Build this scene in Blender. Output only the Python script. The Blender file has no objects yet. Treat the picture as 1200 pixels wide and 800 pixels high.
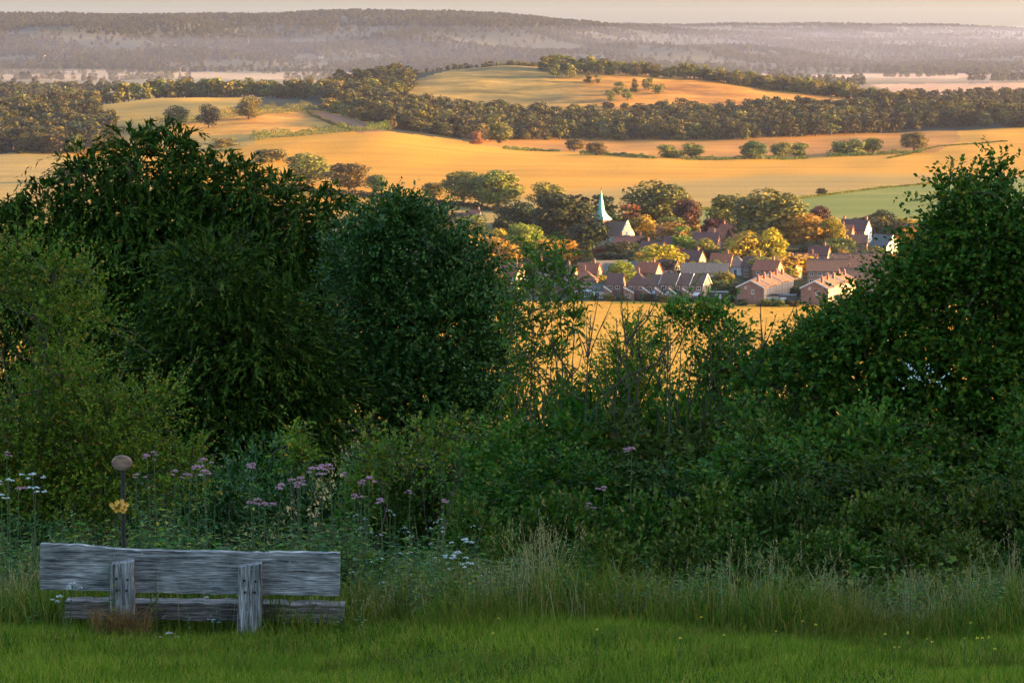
import bpy, math, random
import numpy as np
from mathutils import Vector, Matrix

R = math.radians
sc = bpy.context.scene
COL = sc.collection

# ------------------------------------------------------------------ camera
F = 3500.0                     # focal length in photo pixels (photo 1200 x 800)
CZ = 90.0                      # eye height above the valley floor
PITCH = math.atan(370.0 / F)
cam_d = bpy.data.cameras.new('camera')
cam_d.sensor_width = 36.0
cam_d.lens = 36.0 * F / 1200.0
cam_d.clip_start = 0.5
cam_d.clip_end = 40000.0
cam = bpy.data.objects.new('camera', cam_d)
COL.objects.link(cam)
cam.location = (0, 0, CZ)
cam.rotation_euler = (math.pi / 2 - PITCH, 0, 0)
sc.camera = cam

# ------------------------------------------------------------------ sky, sun, exposure
SUN_EL, SUN_AZ = 9.5, 93.0     # degrees; azimuth clockwise from the view direction
w = bpy.data.worlds.new('World')
sc.world = w
w.use_nodes = True
nt = w.node_tree
bg = nt.nodes['Background']
sky = nt.nodes.new('ShaderNodeTexSky')
sky.sky_type = 'NISHITA'
sky.sun_disc = False
sky.sun_elevation = R(SUN_EL)
sky.sun_rotation = R(SUN_AZ)
sky.altitude = 100
sky.air_density = 1.0
sky.dust_density = 2.8
sky.ozone_density = 2.0
nt.links.new(sky.outputs[0], bg.inputs[0])
bg.inputs[1].default_value = 0.128
sun_d = bpy.data.lights.new('sun', 'SUN')
sun_d.energy = 5.0
sun_d.angle = R(0.6)
sun_d.color = (1.0, 0.545, 0.135)
sun = bpy.data.objects.new('sun', sun_d)
COL.objects.link(sun)
sv = Vector((math.sin(R(SUN_AZ)) * math.cos(R(SUN_EL)), math.cos(R(SUN_AZ)) * math.cos(R(SUN_EL)), math.sin(R(SUN_EL))))
sun.rotation_euler = sv.to_track_quat('Z', 'Y').to_euler()
sc.view_settings.view_transform = 'Standard'
sc.view_settings.look = 'None'
sc.view_settings.gamma = 1
sc.view_settings.exposure = 2.92
sc.view_settings.use_curve_mapping = False
sc.render.engine = 'CYCLES'
cy = sc.cycles
cy.max_bounces = 5
cy.diffuse_bounces = 3
cy.glossy_bounces = 2
cy.transmission_bounces = 3
cy.transparent_max_bounces = 8
cy.volume_bounces = 1
cy.use_denoising = True
cy.caustics_reflective = False
cy.caustics_refractive = False
HAZE_DENSITY = 0.00002

rng = np.random.default_rng(7)
random.seed(7)

# ------------------------------------------------------------------ helpers: meshes, objects, tags
def mesh(name, V, faces, mats=(), smooth=False, fmat=None):
    """V (n,3); faces: list of (m,k) int arrays (or one)."""
    V = np.asarray(V, dtype=np.float32)
    if isinstance(faces, np.ndarray):
        faces = [faces]
    faces = [np.asarray(f, dtype=np.int32) for f in faces if len(f)]
    me = bpy.data.meshes.new(name)
    me.vertices.add(len(V))
    me.vertices.foreach_set('co', V.ravel())
    nl = sum(f.size for f in faces)
    npoly = sum(len(f) for f in faces)
    me.loops.add(nl)
    me.loops.foreach_set('vertex_index', np.concatenate([f.ravel() for f in faces]))
    me.polygons.add(npoly)
    tot = np.concatenate([np.full(len(f), f.shape[1], dtype=np.int32) for f in faces])
    st = np.concatenate([[0], np.cumsum(tot)[:-1]]).astype(np.int32)
    me.polygons.foreach_set('loop_start', st)
    me.polygons.foreach_set('loop_total', tot)
    if fmat is not None:
        me.polygons.foreach_set('material_index', np.asarray(fmat, dtype=np.int32))
    me.polygons.foreach_set('use_smooth', np.full(npoly, bool(smooth)))
    me.update(calc_edges=True)
    for m in (mats if isinstance(mats, (list, tuple)) else [mats]):
        me.materials.append(m)
    return me

def obj(name, me, parent=None, loc=None, rot=None, scale=None, label=None, cat=None, group=None, kind=None):
    o = bpy.data.objects.new(name, me)
    COL.objects.link(o)
    if parent is not None:
        o.parent = parent
    if loc is not None: o.location = loc
    if rot is not None: o.rotation_euler = rot
    if scale is not None: o.scale = scale
    if label: o['label'] = label
    if cat: o['category'] = cat
    if group: o['group'] = group
    if kind: o['kind'] = kind
    return o

class MB:
    """collects vertices and faces of one mesh"""
    def __init__(s): s.v = []; s.f = {}; s.n = 0
    def add(s, V, Fc):
        V = np.asarray(V, dtype=np.float64)
        for f in (Fc if isinstance(Fc, list) else [Fc]):
            f = np.asarray(f, dtype=np.int64)
            if f.size: s.f.setdefault(f.shape[1], []).append(f + s.n)
        s.v.append(V); s.n += len(V)
        return s
    def box(s, x0, x1, y0, y1, z0, z1):
        V = [(x0,y0,z0),(x1,y0,z0),(x1,y1,z0),(x0,y1,z0),(x0,y0,z1),(x1,y0,z1),(x1,y1,z1),(x0,y1,z1)]
        return s.add(V, np.array([[0,3,2,1],[4,5,6,7],[0,1,5,4],[1,2,6,5],[2,3,7,6],[3,0,4,7]]))
    def poly_prism(s, pts, y0, y1):
        """polygon in xz extruded along y"""
        n = len(pts)
        V = [(p[0], y0, p[1]) for p in pts] + [(p[0], y1, p[1]) for p in pts]
        i = np.arange(n); j = (i + 1) % n
        s.add(V, [np.stack([i, j, j + n, i + n], 1), i[None, :].copy()[:, ::-1] if False else i[None, :], (i + n)[None, ::-1]])
        return s
    def tube(s, pts, rad, k=5, cap=True):
        P = np.asarray(pts, dtype=np.float64); n = len(P)
        rad = np.broadcast_to(np.asarray(rad, dtype=np.float64), (n,))
        T = np.gradient(P, axis=0); T /= np.linalg.norm(T, axis=1, keepdims=True) + 1e-9
        ref = np.where(np.abs(T[:, 2:3]) > 0.9, np.array([[1.0, 0, 0]]), np.array([[0, 0, 1.0]]))
        A = np.cross(T, ref); A /= np.linalg.norm(A, axis=1, keepdims=True) + 1e-9
        B = np.cross(T, A)
        a = np.arange(k) * 2 * math.pi / k
        V = P[:, None] + rad[:, None, None] * (np.cos(a)[None, :, None] * A[:, None] + np.sin(a)[None, :, None] * B[:, None])
        V = V.reshape(-1, 3)
        i = np.arange(n - 1)[:, None] * k + np.arange(k)[None]
        j = np.arange(n - 1)[:, None] * k + (np.arange(k)[None] + 1) % k
        q = np.stack([i, j, j + k, i + k], -1).reshape(-1, 4)
        fs = [q]
        if cap: fs.append(np.array([list(range((n - 1) * k, n * k))]))
        return s.add(V, fs)
    def mesh(s, name, mats, smooth=False):
        return mesh(name, np.concatenate(s.v), [np.concatenate(f) for f in s.f.values()], mats, smooth)

def unit(a):
    return a / (np.linalg.norm(a, axis=-1, keepdims=True) + 1e-9)

def leaves(pos, ax, nrm, L, W):
    """one rhombic leaf face for each row"""
    pos = np.asarray(pos); n = len(pos)
    ax = unit(ax); side = unit(np.cross(nrm, ax)); nn = np.cross(ax, side)
    L = np.broadcast_to(np.asarray(L, dtype=float), (n,))[:, None]; W = np.broadcast_to(np.asarray(W, dtype=float), (n,))[:, None]
    a = pos; b = pos + ax * L * 0.42 + side * W * 0.5 + nn * W * 0.12
    c = pos + ax * L; d = pos + ax * L * 0.42 - side * W * 0.5 + nn * W * 0.12
    V = np.stack([a, b, c, d], 1).reshape(-1, 3)
    Q = np.arange(n)[:, None] * 4 + np.arange(4)[None]
    return V, Q

# ------------------------------------------------------------------ materials
def nodes(m):
    m.use_nodes = True
    t = m.node_tree
    return t, t.nodes, t.links, t.nodes['Principled BSDF'], t.nodes['Material Output']

def leaf_mat(name, c1, c2, c3=None, trans=0.3, rough=0.55, spec=0.3, huevar=0.05, valvar=0.5):
    m = bpy.data.materials.new(name)
    t, N, Lk, bs, out = nodes(m)
    geo = N.new('ShaderNodeNewGeometry')
    rp = N.new('ShaderNodeValToRGB')
    rp.color_ramp.elements[0].color = (*c1, 1); rp.color_ramp.elements[1].color = (*c2, 1)
    rp.color_ramp.elements[0].position = 0.1
    if c3:
        rp.color_ramp.elements[1].position = 0.8
        e = rp.color_ramp.elements.new(0.97); e.color = (*c3, 1)
    Lk.new(geo.outputs['Random Per Island'], rp.inputs[0])
    oi = N.new('ShaderNodeObjectInfo')
    hsv = N.new('ShaderNodeHueSaturation')
    mh = N.new('ShaderNodeMapRange'); mh.inputs[3].default_value = 0.5 - huevar; mh.inputs[4].default_value = 0.5 + huevar
    Lk.new(oi.outputs['Random'], mh.inputs[0]); Lk.new(mh.outputs[0], hsv.inputs['Hue'])
    mv = N.new('ShaderNodeMath'); mv.operation = 'MULTIPLY_ADD'
    fr = N.new('ShaderNodeMath'); fr.operation = 'FRACT'
    mu = N.new('ShaderNodeMath'); mu.operation = 'MULTIPLY'; mu.inputs[1].default_value = 7.31
    Lk.new(oi.outputs['Random'], mu.inputs[0]); Lk.new(mu.outputs[0], fr.inputs[0])
    Lk.new(fr.outputs[0], mv.inputs[0]); mv.inputs[1].default_value = valvar; mv.inputs[2].default_value = 1 - valvar / 2
    Lk.new(mv.outputs[0], hsv.inputs['Value'])
    Lk.new(rp.outputs[0], hsv.inputs['Color'])
    Lk.new(hsv.outputs[0], bs.inputs['Base Color'])
    bs.inputs['Roughness'].default_value = rough
    bs.inputs['Specular IOR Level'].default_value = spec
    tr = N.new('ShaderNodeBsdfTranslucent')
    Lk.new(hsv.outputs[0], tr.inputs[0])
    mx = N.new('ShaderNodeMixShader'); mx.inputs[0].default_value = trans
    Lk.new(bs.outputs[0], mx.inputs[1]); Lk.new(tr.outputs[0], mx.inputs[2])
    Lk.new(mx.outputs[0], out.inputs[0])
    return m

def plain_mat(name, c1, c2, scale=3.0, rough=0.8, bump=0.0, detail=5, stretch=(1, 1, 1), spec=0.3, bdist=0.02, coord='Object', lo=0.35, hi=0.65):
    m = bpy.data.materials.new(name)
    t, N, Lk, bs, out = nodes(m)
    tc = N.new('ShaderNodeTexCoord'); mp = N.new('ShaderNodeMapping')
    mp.inputs['Scale'].default_value = stretch
    Lk.new(tc.outputs[coord], mp.inputs[0])
    nz = N.new('ShaderNodeTexNoise'); nz.inputs['Scale'].default_value = scale; nz.inputs['Detail'].default_value = detail
    Lk.new(mp.outputs[0], nz.inputs['Vector'])
    rp = N.new('ShaderNodeValToRGB'); rp.color_ramp.elements[0].position = lo; rp.color_ramp.elements[1].position = hi
    rp.color_ramp.elements[0].color = (*c1, 1); rp.color_ramp.elements[1].color = (*c2, 1)
    Lk.new(nz.outputs[0], rp.inputs[0]); Lk.new(rp.outputs[0], bs.inputs['Base Color'])
    bs.inputs['Roughness'].default_value = rough
    bs.inputs['Specular IOR Level'].default_value = spec
    if bump:
        b = N.new('ShaderNodeBump'); b.inputs['Strength'].default_value = bump; b.inputs['Distance'].default_value = bdist
        Lk.new(nz.outputs[0], b.inputs['Height']); Lk.new(b.outputs[0], bs.inputs['Normal'])
    return m

def field_mat(name, c1, c2, c3, streak=(0.004, 0.03), rot=0.0, fine=0.6, bump=0.6, line=0.0, line_w=24.0, alt=None):
    """crop or grass on a field: broad patches, drilling streaks along one direction, stalk relief"""
    m = bpy.data.materials.new(name)
    t, N, Lk, bs, out = nodes(m)
    tc = N.new('ShaderNodeTexCoord'); mp = N.new('ShaderNodeMapping')
    mp.inputs['Rotation'].default_value = (0, 0, rot)
    mp.inputs['Scale'].default_value = (streak[0], streak[1], 0.01)
    Lk.new(tc.outputs['Object'], mp.inputs[0])
    n1 = N.new('ShaderNodeTexNoise'); n1.inputs['Scale'].default_value = 1.0; n1.inputs['Detail'].default_value = 7; n1.inputs['Roughness'].default_value = 0.6
    Lk.new(mp.outputs[0], n1.inputs['Vector'])
    rp = N.new('ShaderNodeValToRGB')
    rp.color_ramp.elements[0].position = 0.33; rp.color_ramp.elements[1].position = 0.68
    rp.color_ramp.elements[0].color = (*c1, 1); rp.color_ramp.elements[1].color = (*c3, 1)
    e = rp.color_ramp.elements.new(0.5); e.color = (*c2, 1)
    Lk.new(n1.outputs[0], rp.inputs[0])
    grad = rp.outputs[0]
    if alt:      # second grass or painted shade over part of the land, ragged soft edge
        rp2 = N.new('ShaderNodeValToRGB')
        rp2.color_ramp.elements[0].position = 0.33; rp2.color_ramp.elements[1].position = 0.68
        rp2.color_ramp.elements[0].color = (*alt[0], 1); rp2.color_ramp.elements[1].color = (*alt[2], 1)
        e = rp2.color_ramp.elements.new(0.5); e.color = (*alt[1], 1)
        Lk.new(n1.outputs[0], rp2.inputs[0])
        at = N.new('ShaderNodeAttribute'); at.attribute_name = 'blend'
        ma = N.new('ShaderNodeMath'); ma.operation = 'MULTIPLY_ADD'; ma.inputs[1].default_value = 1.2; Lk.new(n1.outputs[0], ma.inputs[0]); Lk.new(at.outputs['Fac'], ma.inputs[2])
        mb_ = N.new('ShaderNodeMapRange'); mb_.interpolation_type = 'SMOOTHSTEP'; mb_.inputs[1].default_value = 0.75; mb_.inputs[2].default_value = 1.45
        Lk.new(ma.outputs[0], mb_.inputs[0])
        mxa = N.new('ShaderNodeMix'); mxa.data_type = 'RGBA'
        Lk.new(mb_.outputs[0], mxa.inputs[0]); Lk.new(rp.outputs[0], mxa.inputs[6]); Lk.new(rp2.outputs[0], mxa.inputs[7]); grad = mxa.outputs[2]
    n2 = N.new('ShaderNodeTexNoise'); n2.inputs['Scale'].default_value = fine; n2.inputs['Detail'].default_value = 4
    Lk.new(tc.outputs['Object'], n2.inputs['Vector'])
    mr = N.new('ShaderNodeMapRange'); mr.inputs[1].default_value = 0.3; mr.inputs[2].default_value = 0.7; mr.inputs[3].default_value = 0.8; mr.inputs[4].default_value = 1.2
    Lk.new(n2.outputs[0], mr.inputs[0])
    mixm = N.new('ShaderNodeMix'); mixm.data_type = 'RGBA'; mixm.blend_type = 'MULTIPLY'; mixm.inputs[0].default_value = 1.0
    Lk.new(grad, mixm.inputs[6]); Lk.new(mr.outputs[0], mixm.inputs[7])
    last = mixm.outputs[2]
    if line:
        mp2 = N.new('ShaderNodeMapping'); mp2.inputs['Rotation'].default_value = (0, 0, rot)
        Lk.new(tc.outputs['Object'], mp2.inputs[0])
        wv = N.new('ShaderNodeTexWave'); wv.wave_type = 'BANDS'; wv.bands_direction = 'Y'
        wv.inputs['Scale'].default_value = 2 * math.pi / line_w / 6.2832 * 3.14159; wv.inputs['Distortion'].default_value = 0.25; wv.inputs['Detail'].default_value = 1
        Lk.new(mp2.outputs[0], wv.inputs['Vector'])
        m3 = N.new('ShaderNodeMapRange'); m3.inputs[1].default_value = 0.0; m3.inputs[2].default_value = 0.12; m3.inputs[3].default_value = 1 - line; m3.inputs[4].default_value = 1.0
        Lk.new(wv.outputs['Fac'], m3.inputs[0])
        mx3 = N.new('ShaderNodeMix'); mx3.data_type = 'RGBA'; mx3.blend_type = 'MULTIPLY'; mx3.inputs[0].default_value = 1.0
        Lk.new(last, mx3.inputs[6]); Lk.new(m3.outputs[0], mx3.inputs[7]); last = mx3.outputs[2]
    Lk.new(last, bs.inputs['Base Color'])
    bs.inputs['Roughness'].default_value = 0.9; bs.inputs['Specular IOR Level'].default_value = 0.1
    n3 = N.new('ShaderNodeTexNoise'); n3.inputs['Scale'].default_value = 1.5; n3.inputs['Detail'].default_value = 3
    Lk.new(tc.outputs['Object'], n3.inputs['Vector'])
    b = N.new('ShaderNodeBump'); b.inputs['Strength'].default_value = bump; b.inputs['Distance'].default_value = 0.5
    Lk.new(n3.outputs[0], b.inputs['Height']); Lk.new(b.outputs[0], bs.inputs['Normal'])
    return m

M = {}
M['stubble'] = field_mat('stubble_gold', (0.235, 0.115, 0.004), (0.285, 0.145, 0.007), (0.33, 0.175, 0.014), rot=0.03, line=0.18, line_w=36, alt=((0.145, 0.105, 0.030), (0.185, 0.130, 0.034), (0.240, 0.155, 0.040)))  # alt khaki: soft shade across the stubble put into its colour
M['front_stubble'] = field_mat('stubble_front', (0.25, 0.14, 0.010), (0.30, 0.17, 0.014), (0.34, 0.195, 0.022), streak=(0.003, 0.06), line=0.45, line_w=26)
M['tan'] = field_mat('tan_field', (0.17, 0.072, 0.010), (0.21, 0.098, 0.014), (0.26, 0.13, 0.02), streak=(0.006, 0.02))
M['khaki'] = field_mat('pale_shade_khaki', (0.145, 0.105, 0.030), (0.185, 0.130, 0.034), (0.240, 0.155, 0.040), streak=(0.003, 0.03), rot=0.02)  # left field lies partly in shade, painted here as paler khaki
M['green'] = field_mat('green_ley', (0.055, 0.085, 0.014), (0.085, 0.105, 0.018), (0.13, 0.125, 0.028), streak=(0.005, 0.02), rot=-0.2)
M['rough_gold'] = field_mat('rough_gold_grass', (0.170, 0.080, 0.014), (0.270, 0.140, 0.020), (0.330, 0.180, 0.028), streak=(0.015, 0.03), fine=0.15)
M['brown'] = field_mat('brown_ploughland', (0.135, 0.059, 0.027), (0.162, 0.072, 0.034), (0.180, 0.086, 0.041), streak=(0.02, 0.01))
M['down_olive'] = field_mat('olive_down_grass', (0.045, 0.040, 0.012), (0.120, 0.090, 0.022), (0.240, 0.160, 0.040), streak=(0.012, 0.03), fine=0.1, rot=0.15, alt=((0.13, 0.056, 0.010), (0.25, 0.115, 0.016), (0.36, 0.18, 0.028)))
M['down_russet'] = field_mat('russet_down_grass', (0.130, 0.052, 0.018), (0.240, 0.100, 0.028), (0.360, 0.170, 0.045), streak=(0.012, 0.03), fine=0.1, rot=-0.15)
M['pasture'] = field_mat('shoulder_pasture', (0.085, 0.075, 0.016), (0.160, 0.115, 0.022), (0.300, 0.180, 0.030), streak=(0.003, 0.012))
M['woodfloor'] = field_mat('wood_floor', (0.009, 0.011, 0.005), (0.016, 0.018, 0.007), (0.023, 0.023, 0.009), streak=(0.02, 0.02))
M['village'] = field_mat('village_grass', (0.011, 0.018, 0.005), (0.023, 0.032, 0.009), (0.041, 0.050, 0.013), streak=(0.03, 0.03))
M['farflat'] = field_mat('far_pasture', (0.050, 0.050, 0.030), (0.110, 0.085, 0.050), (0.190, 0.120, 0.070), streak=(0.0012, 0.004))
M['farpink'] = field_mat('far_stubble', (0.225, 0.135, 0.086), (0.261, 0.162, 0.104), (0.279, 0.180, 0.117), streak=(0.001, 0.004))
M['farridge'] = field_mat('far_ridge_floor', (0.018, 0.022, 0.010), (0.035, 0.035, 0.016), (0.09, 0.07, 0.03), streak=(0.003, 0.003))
M['bark'] = plain_mat('bark', (0.035, 0.026, 0.018), (0.10, 0.075, 0.05), 6, 0.9, 0.5, stretch=(1, 1, 0.3))
M['twig'] = plain_mat('dead_twig', (0.03, 0.02, 0.015), (0.085, 0.06, 0.042), 8, 0.9)

# ------------------------------------------------------------------ terrain heights
PXC = np.array([-600, -300, 0, 100, 200, 300, 440, 520, 600, 700, 850, 980, 1060, 1200, 1500, 1800], float)
def row(*v):
    v = list(v)            # twelve values for 0..1200, ends repeated outwards
    return [v[0] * .6, v[0]] + v + [v[-1], v[-1]]
ROWS = [
 (600,  row(4,4,4,4,4,4,4,4,4,4,4,4)),
 (700,  row(1,1,1,1,1,1,1,1,1,1,1,1)),
 (1000, row(0,0,0,0,0,0,0,0,0,0,0,0)),
 (1600, row(0,0,0,0,0,0,0,0,0,0,0,0)),
 (1850, row(0,0,1,3,3,1,0,0,0,0,0,0)),
 (2050, row(0,1,6,10,13,8,2,0,0,0,0,1)),
 (2200, row(3,6,12,15,15,8,1,0,0,0,1,3)),
 (2350, row(8,12,18,21,17,5,0,0,0,1,3,7)),
 (2500, row(14,18,23,24,21,9,4,4,4,5,7,11)),
 (2650, row(15,20,26.5,27,25,17,13,12,12,12,13,13)),
 (2800, row(8,12,20,24,31,30,27,27,29,23,16,10)),
 (2900, row(4,7,14,20,38,42,43,45,40,24,14,8)),
 (3000, row(0,2,8,14,40,48,53,48,37,19,10,5)),
 (3200, row(0,0,2,5,24,32,36,32,20,8,3,0)),
 (3600, row(0,0,0,0,0,0,0,0,0,0,0,0)),
 (5200, row(0,0,0,0,0,0,0,0,0,0,0,0)),
 (5800, row(6,8,6,4,4,4,4,2,0,0,0,0)),
 (6500, row(38,42,44,30,26,26,22,14,10,10,10,8)),
 (7000, row(58,64,76,52,46,46,40,26,24,26,26,24)),
 (7400, row(76,84,104,70,66,66,58,38,20,18,20,20)),
 (8500, row(124,117,117,117,129,129,122,92,44,34,32,30)),
 (9200, row(110,105,105,105,112,112,105,84,56,54,46,36)),
 (11000,row(90,90,90,90,90,90,88,74,62,60,50,40)),
 (13000,row(80,80,80,80,80,80,80,84,90,94,92,66)),
 (17500,row(60,60,60,60,60,60,60,60,60,60,60,60)),
]
GP = np.arange(-600, 1801, 10.0)
GT = np.arange(math.log(600), math.log(17500), 0.004)
_tab = np.array([np.interp(GP, PXC, r[1]) for r in ROWS])
_lt = np.log([r[0] for r in ROWS])
TAB = np.stack([np.interp(GT, _lt, _tab[:, i]) for i in range(len(GP))], 1)
def blur(a, s, ax):
    k = np.exp(-0.5 * (np.arange(-3 * s, 3 * s + 1) / s) ** 2); k /= k.sum()
    pad = [(0, 0), (0, 0)]; pad[ax] = (3 * s, 3 * s)
    ap = np.pad(a, pad, mode='edge')
    return np.apply_along_axis(lambda x: np.convolve(x, k, 'valid'), ax, ap)
TAB = blur(blur(TAB, 3, 1), 4, 0)

NY = np.array([-400, -60, 0, 20, 24, 30, 40, 60, 100, 200, 400, 600, 700])
NZ = np.array([92, 91, 88.4, 85.9, 85.2, 83.5, 79.3, 70.5, 56, 34, 11, 4, 1])
def H(x, y):
    x = np.asarray(x, float); y = np.asarray(y, float)
    # near slope
    zn = np.interp(y, NY, NZ)
    # unseen spur of the downs on the right, raised to shade the foreground
    sp = np.clip((x - 16 - np.maximum(y - 40, 0) * 0.28) / 120.0, 0, 1)
    fall = np.clip(1 - np.maximum(y - 150, 0) / 220.0, 0, 1)
    zn = zn + 55.0 * sp * sp * (3 - 2 * sp) * fall * (0.35 + 0.65 * np.clip((zn) / 88, 0, 1)) + (88 - zn) * 0.5 * sp * fall
    zn = zn + 0.05 * np.sin(x * 1.3 + 0.7 * y) * (y < 60) 
    ys = np.maximum(y, 600.0)
    px = np.clip(600 + F * x / ys, -600, 1799)
    t = np.clip(np.log(ys), GT[0], GT[-1] - 1e-6)
    a = (px - GP[0]) / 10.0; b = (t - GT[0]) / 0.004
    ia = np.clip(a.astype(int), 0, len(GP) - 2); ib = np.clip(b.astype(int), 0, len(GT) - 2)
    fa = a - ia; fb = b - ib
    zf = (TAB[ib, ia] * (1 - fa) + TAB[ib, ia + 1] * fa) * (1 - fb) + (TAB[ib + 1, ia] * (1 - fa) + TAB[ib + 1, ia + 1] * fa) * fb
    g = np.clip((ys - 1600) / 500, 0, 1)
    zf = zf + g * (0.9 * np.sin(x / 61 + y / 143) + 0.7 * np.sin(x / 33 - y / 97 + 1.3) + 0.35 * np.sin(x / 13 + y / 60 + 2 * np.sin(y / 210)) + 0.2 * np.sin(x / 8.1 - y / 41))
    g2 = np.clip((ys - 5600) / 1200, 0, 1)
    zf = zf + g2 * (13 * np.sin(x / 240 + y / 520 + 0.5 + np.sin(y / 700)) + 10 * np.sin(x / 128 - y / 330) + 5 * np.sin(x / 64 + y / 133 + 2)) * np.clip((15000 - ys) / 6000, 0.25, 1) * np.clip(np.abs(ys - 8600) / 1500, 0.12, 1)
    k = np.clip((y - 600) / 90.0, 0, 1)
    return zn * (1 - k) + zf * k

sp_, cp_ = math.sin(PITCH), math.cos(PITCH)
def ray(px, py):
    a = (px - 600) / F; b = (400 - py) / F
    return np.array([a, cp_ + b * sp_, -sp_ + b * cp_])
def P(px, py, D):
    """point at world depth y = D on the ray of photo pixel (px, py)"""
    d = ray(px, py)
    return np.array([0, 0, CZ]) + d * (D / d[1])
def proj(x, y, z):
    dep = y * cp_ - (z - CZ) * sp_
    up = y * sp_ + (z - CZ) * cp_
    return 600 + F * x / dep, 400 - F * up / dep
MARCH = np.exp(np.arange(math.log(640), math.log(16000), 0.0012))
def hit(px, py, dmin=640.0):
    """where the ray of a photo pixel meets the terrain"""
    d = ray(px, py)
    D = MARCH[MARCH >= dmin]
    x = d[0] / d[1] * D; z = CZ + d[2] / d[1] * D
    h = H(x, D)
    i = np.argmax(z < h)
    if not (z < h).any(): i = len(D) - 1
    return np.array([x[i], D[i], h[i]])

def inpoly(px, py, poly):
    poly = np.asarray(poly, float); n = len(poly)
    r = np.zeros(np.shape(px), bool)
    j = n - 1
    for i in range(n):
        xi, yi = poly[i]; xj, yj = poly[j]
        c = ((yi > py) != (yj > py)) & (px < (xj - xi) * (py - yi) / (yj - yi + 1e-12) + xi)
        r ^= c; j = i
    return r

# ------------------------------------------------------------------ terrain meshes, split into named pieces of land
cols = np.concatenate([np.linspace(-560, -20, 46), np.arange(-10, 1210, 3.0), np.linspace(1220, 1760, 46)])
Ds = [440.0]
while Ds[-1] < 16800:
    d_ = Ds[-1]
    Ds.append(d_ * (1.0085 if d_ < 1800 else 1.0052 if d_ < 3100 else 1.010 if d_ < 5600 else 1.022))
Ds = np.array(Ds)
CC, DD = np.meshgrid(cols, Ds)
XX = (CC - 600) / F * DD
ZZ = H(XX, DD)
nr, ncol = XX.shape
TV = np.stack([XX, DD, ZZ], -1).reshape(-1, 3)
qi = (np.arange(nr - 1)[:, None] * ncol + np.arange(ncol - 1)[None]).ravel()
TQ = np.stack([qi, qi + 1, qi + 1 + ncol, qi + ncol], 1)
fc = TV[TQ].mean(1)
fpx, fpy = proj(fc[:, 0], fc[:, 1], fc[:, 2])
fD = fc[:, 1]
reg = np.full(len(TQ), 'valley_floor', dtype=object)
def setreg(name, poly=None, d0=0, d1=1e9, extra=None):
    mk = (fD >= d0) & (fD < d1)
    if poly is not None: mk &= inpoly(fpx, fpy, poly)
    if extra is not None: mk &= extra
    reg[mk] = name
setreg('stubble_field', None, 1470, 2420)
setreg('stubble_field', [(600,262),(640,240),(820,240),(820,262)], 1380, 1500)
setreg('stubble_field', None, 1150, 1480, fpx < 470)
setreg('front_stubble_field', None, 0, 975)
setreg('scrub_slope', None, 0, 640)
setreg('pale_shaded_field', [(-600,176),(60,180),(130,190),(200,220),(200,300),(-600,300)], 1250, 2300)
setreg('green_field', [(815,247),(880,239),(950,230),(1040,219),(1120,212),(1700,190),(1700,285),(815,285)], 1300, 1900)
setreg('stubble_field', [(415,232),(480,236),(585,250),(600,262),(415,262)], 1250, 1650)
setreg('tan_field', [(540,160),(600,160),(860,160),(1000,150),(1120,145),(1125,165),(1095,179),(900,185.5),(800,186),(700,180),(600,174),(560,170)], 1950, 2480)
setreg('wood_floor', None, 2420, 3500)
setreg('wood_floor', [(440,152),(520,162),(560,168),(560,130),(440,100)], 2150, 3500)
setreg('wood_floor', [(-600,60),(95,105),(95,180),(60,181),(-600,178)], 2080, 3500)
setreg('shoulder_pasture', [(80,124),(110,118),(180,113),(300,110),(312,113),(300,118),(240,135),(215,170),(140,172),(130,140)], 2050, 2690)
setreg('rough_grass_field', [(180,160),(210,148),(230,140),(300,131),(365,130),(395,148),(340,154),(290,158),(225,165)], 2000, 2650)
setreg('shoulder_pasture', [(200,160),(225,158),(300,157),(300,168),(260,178),(200,180)], 2000, 2650)
setreg('ploughed_field', [(362,130),(378,131),(410,138),(440,149),(452,155),(420,156),(395,148)], 2000, 2650)
setreg('open_hillside', [(440,116),(480,96),(520,84),(600,74),(660,76),(690,86),(700,150),(640,150),(560,146),(480,134)], 2560, 3060)
setreg('open_hillside', [(655,80),(700,79),(800,86),(900,95),(1000,110),(1000,130),(860,132),(800,132),(760,145),(700,148),(680,105)], 2560, 3060)
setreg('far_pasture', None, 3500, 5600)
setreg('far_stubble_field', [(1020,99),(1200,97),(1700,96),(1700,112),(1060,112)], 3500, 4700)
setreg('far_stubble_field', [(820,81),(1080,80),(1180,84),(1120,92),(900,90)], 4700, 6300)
setreg('far_ridge', None, 5600, 1e9)
M['scrub'] = plain_mat('scrub_slope', (0.012, 0.022, 0.006), (0.04, 0.05, 0.014), 0.3, 0.95)
land_m = {'scrub_slope': 'scrub', 'valley_floor': 'village', 'stubble_field': 'stubble', 'front_stubble_field': 'front_stubble', 'pale_shaded_field': 'khaki',
          'green_field': 'green', 'tan_field': 'tan', 'wood_floor': 'woodfloor', 'shoulder_pasture': 'pasture', 'rough_grass_field': 'rough_gold',
          'ploughed_field': 'brown', 'open_hillside': 'down_olive', 'far_pasture': 'farflat',
          'far_stubble_field': 'farpink', 'far_ridge': 'farridge'}
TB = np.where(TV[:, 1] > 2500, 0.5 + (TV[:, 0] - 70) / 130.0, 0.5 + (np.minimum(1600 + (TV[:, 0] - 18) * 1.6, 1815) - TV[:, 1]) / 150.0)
TB = np.clip(TB, 0, 1)
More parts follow.
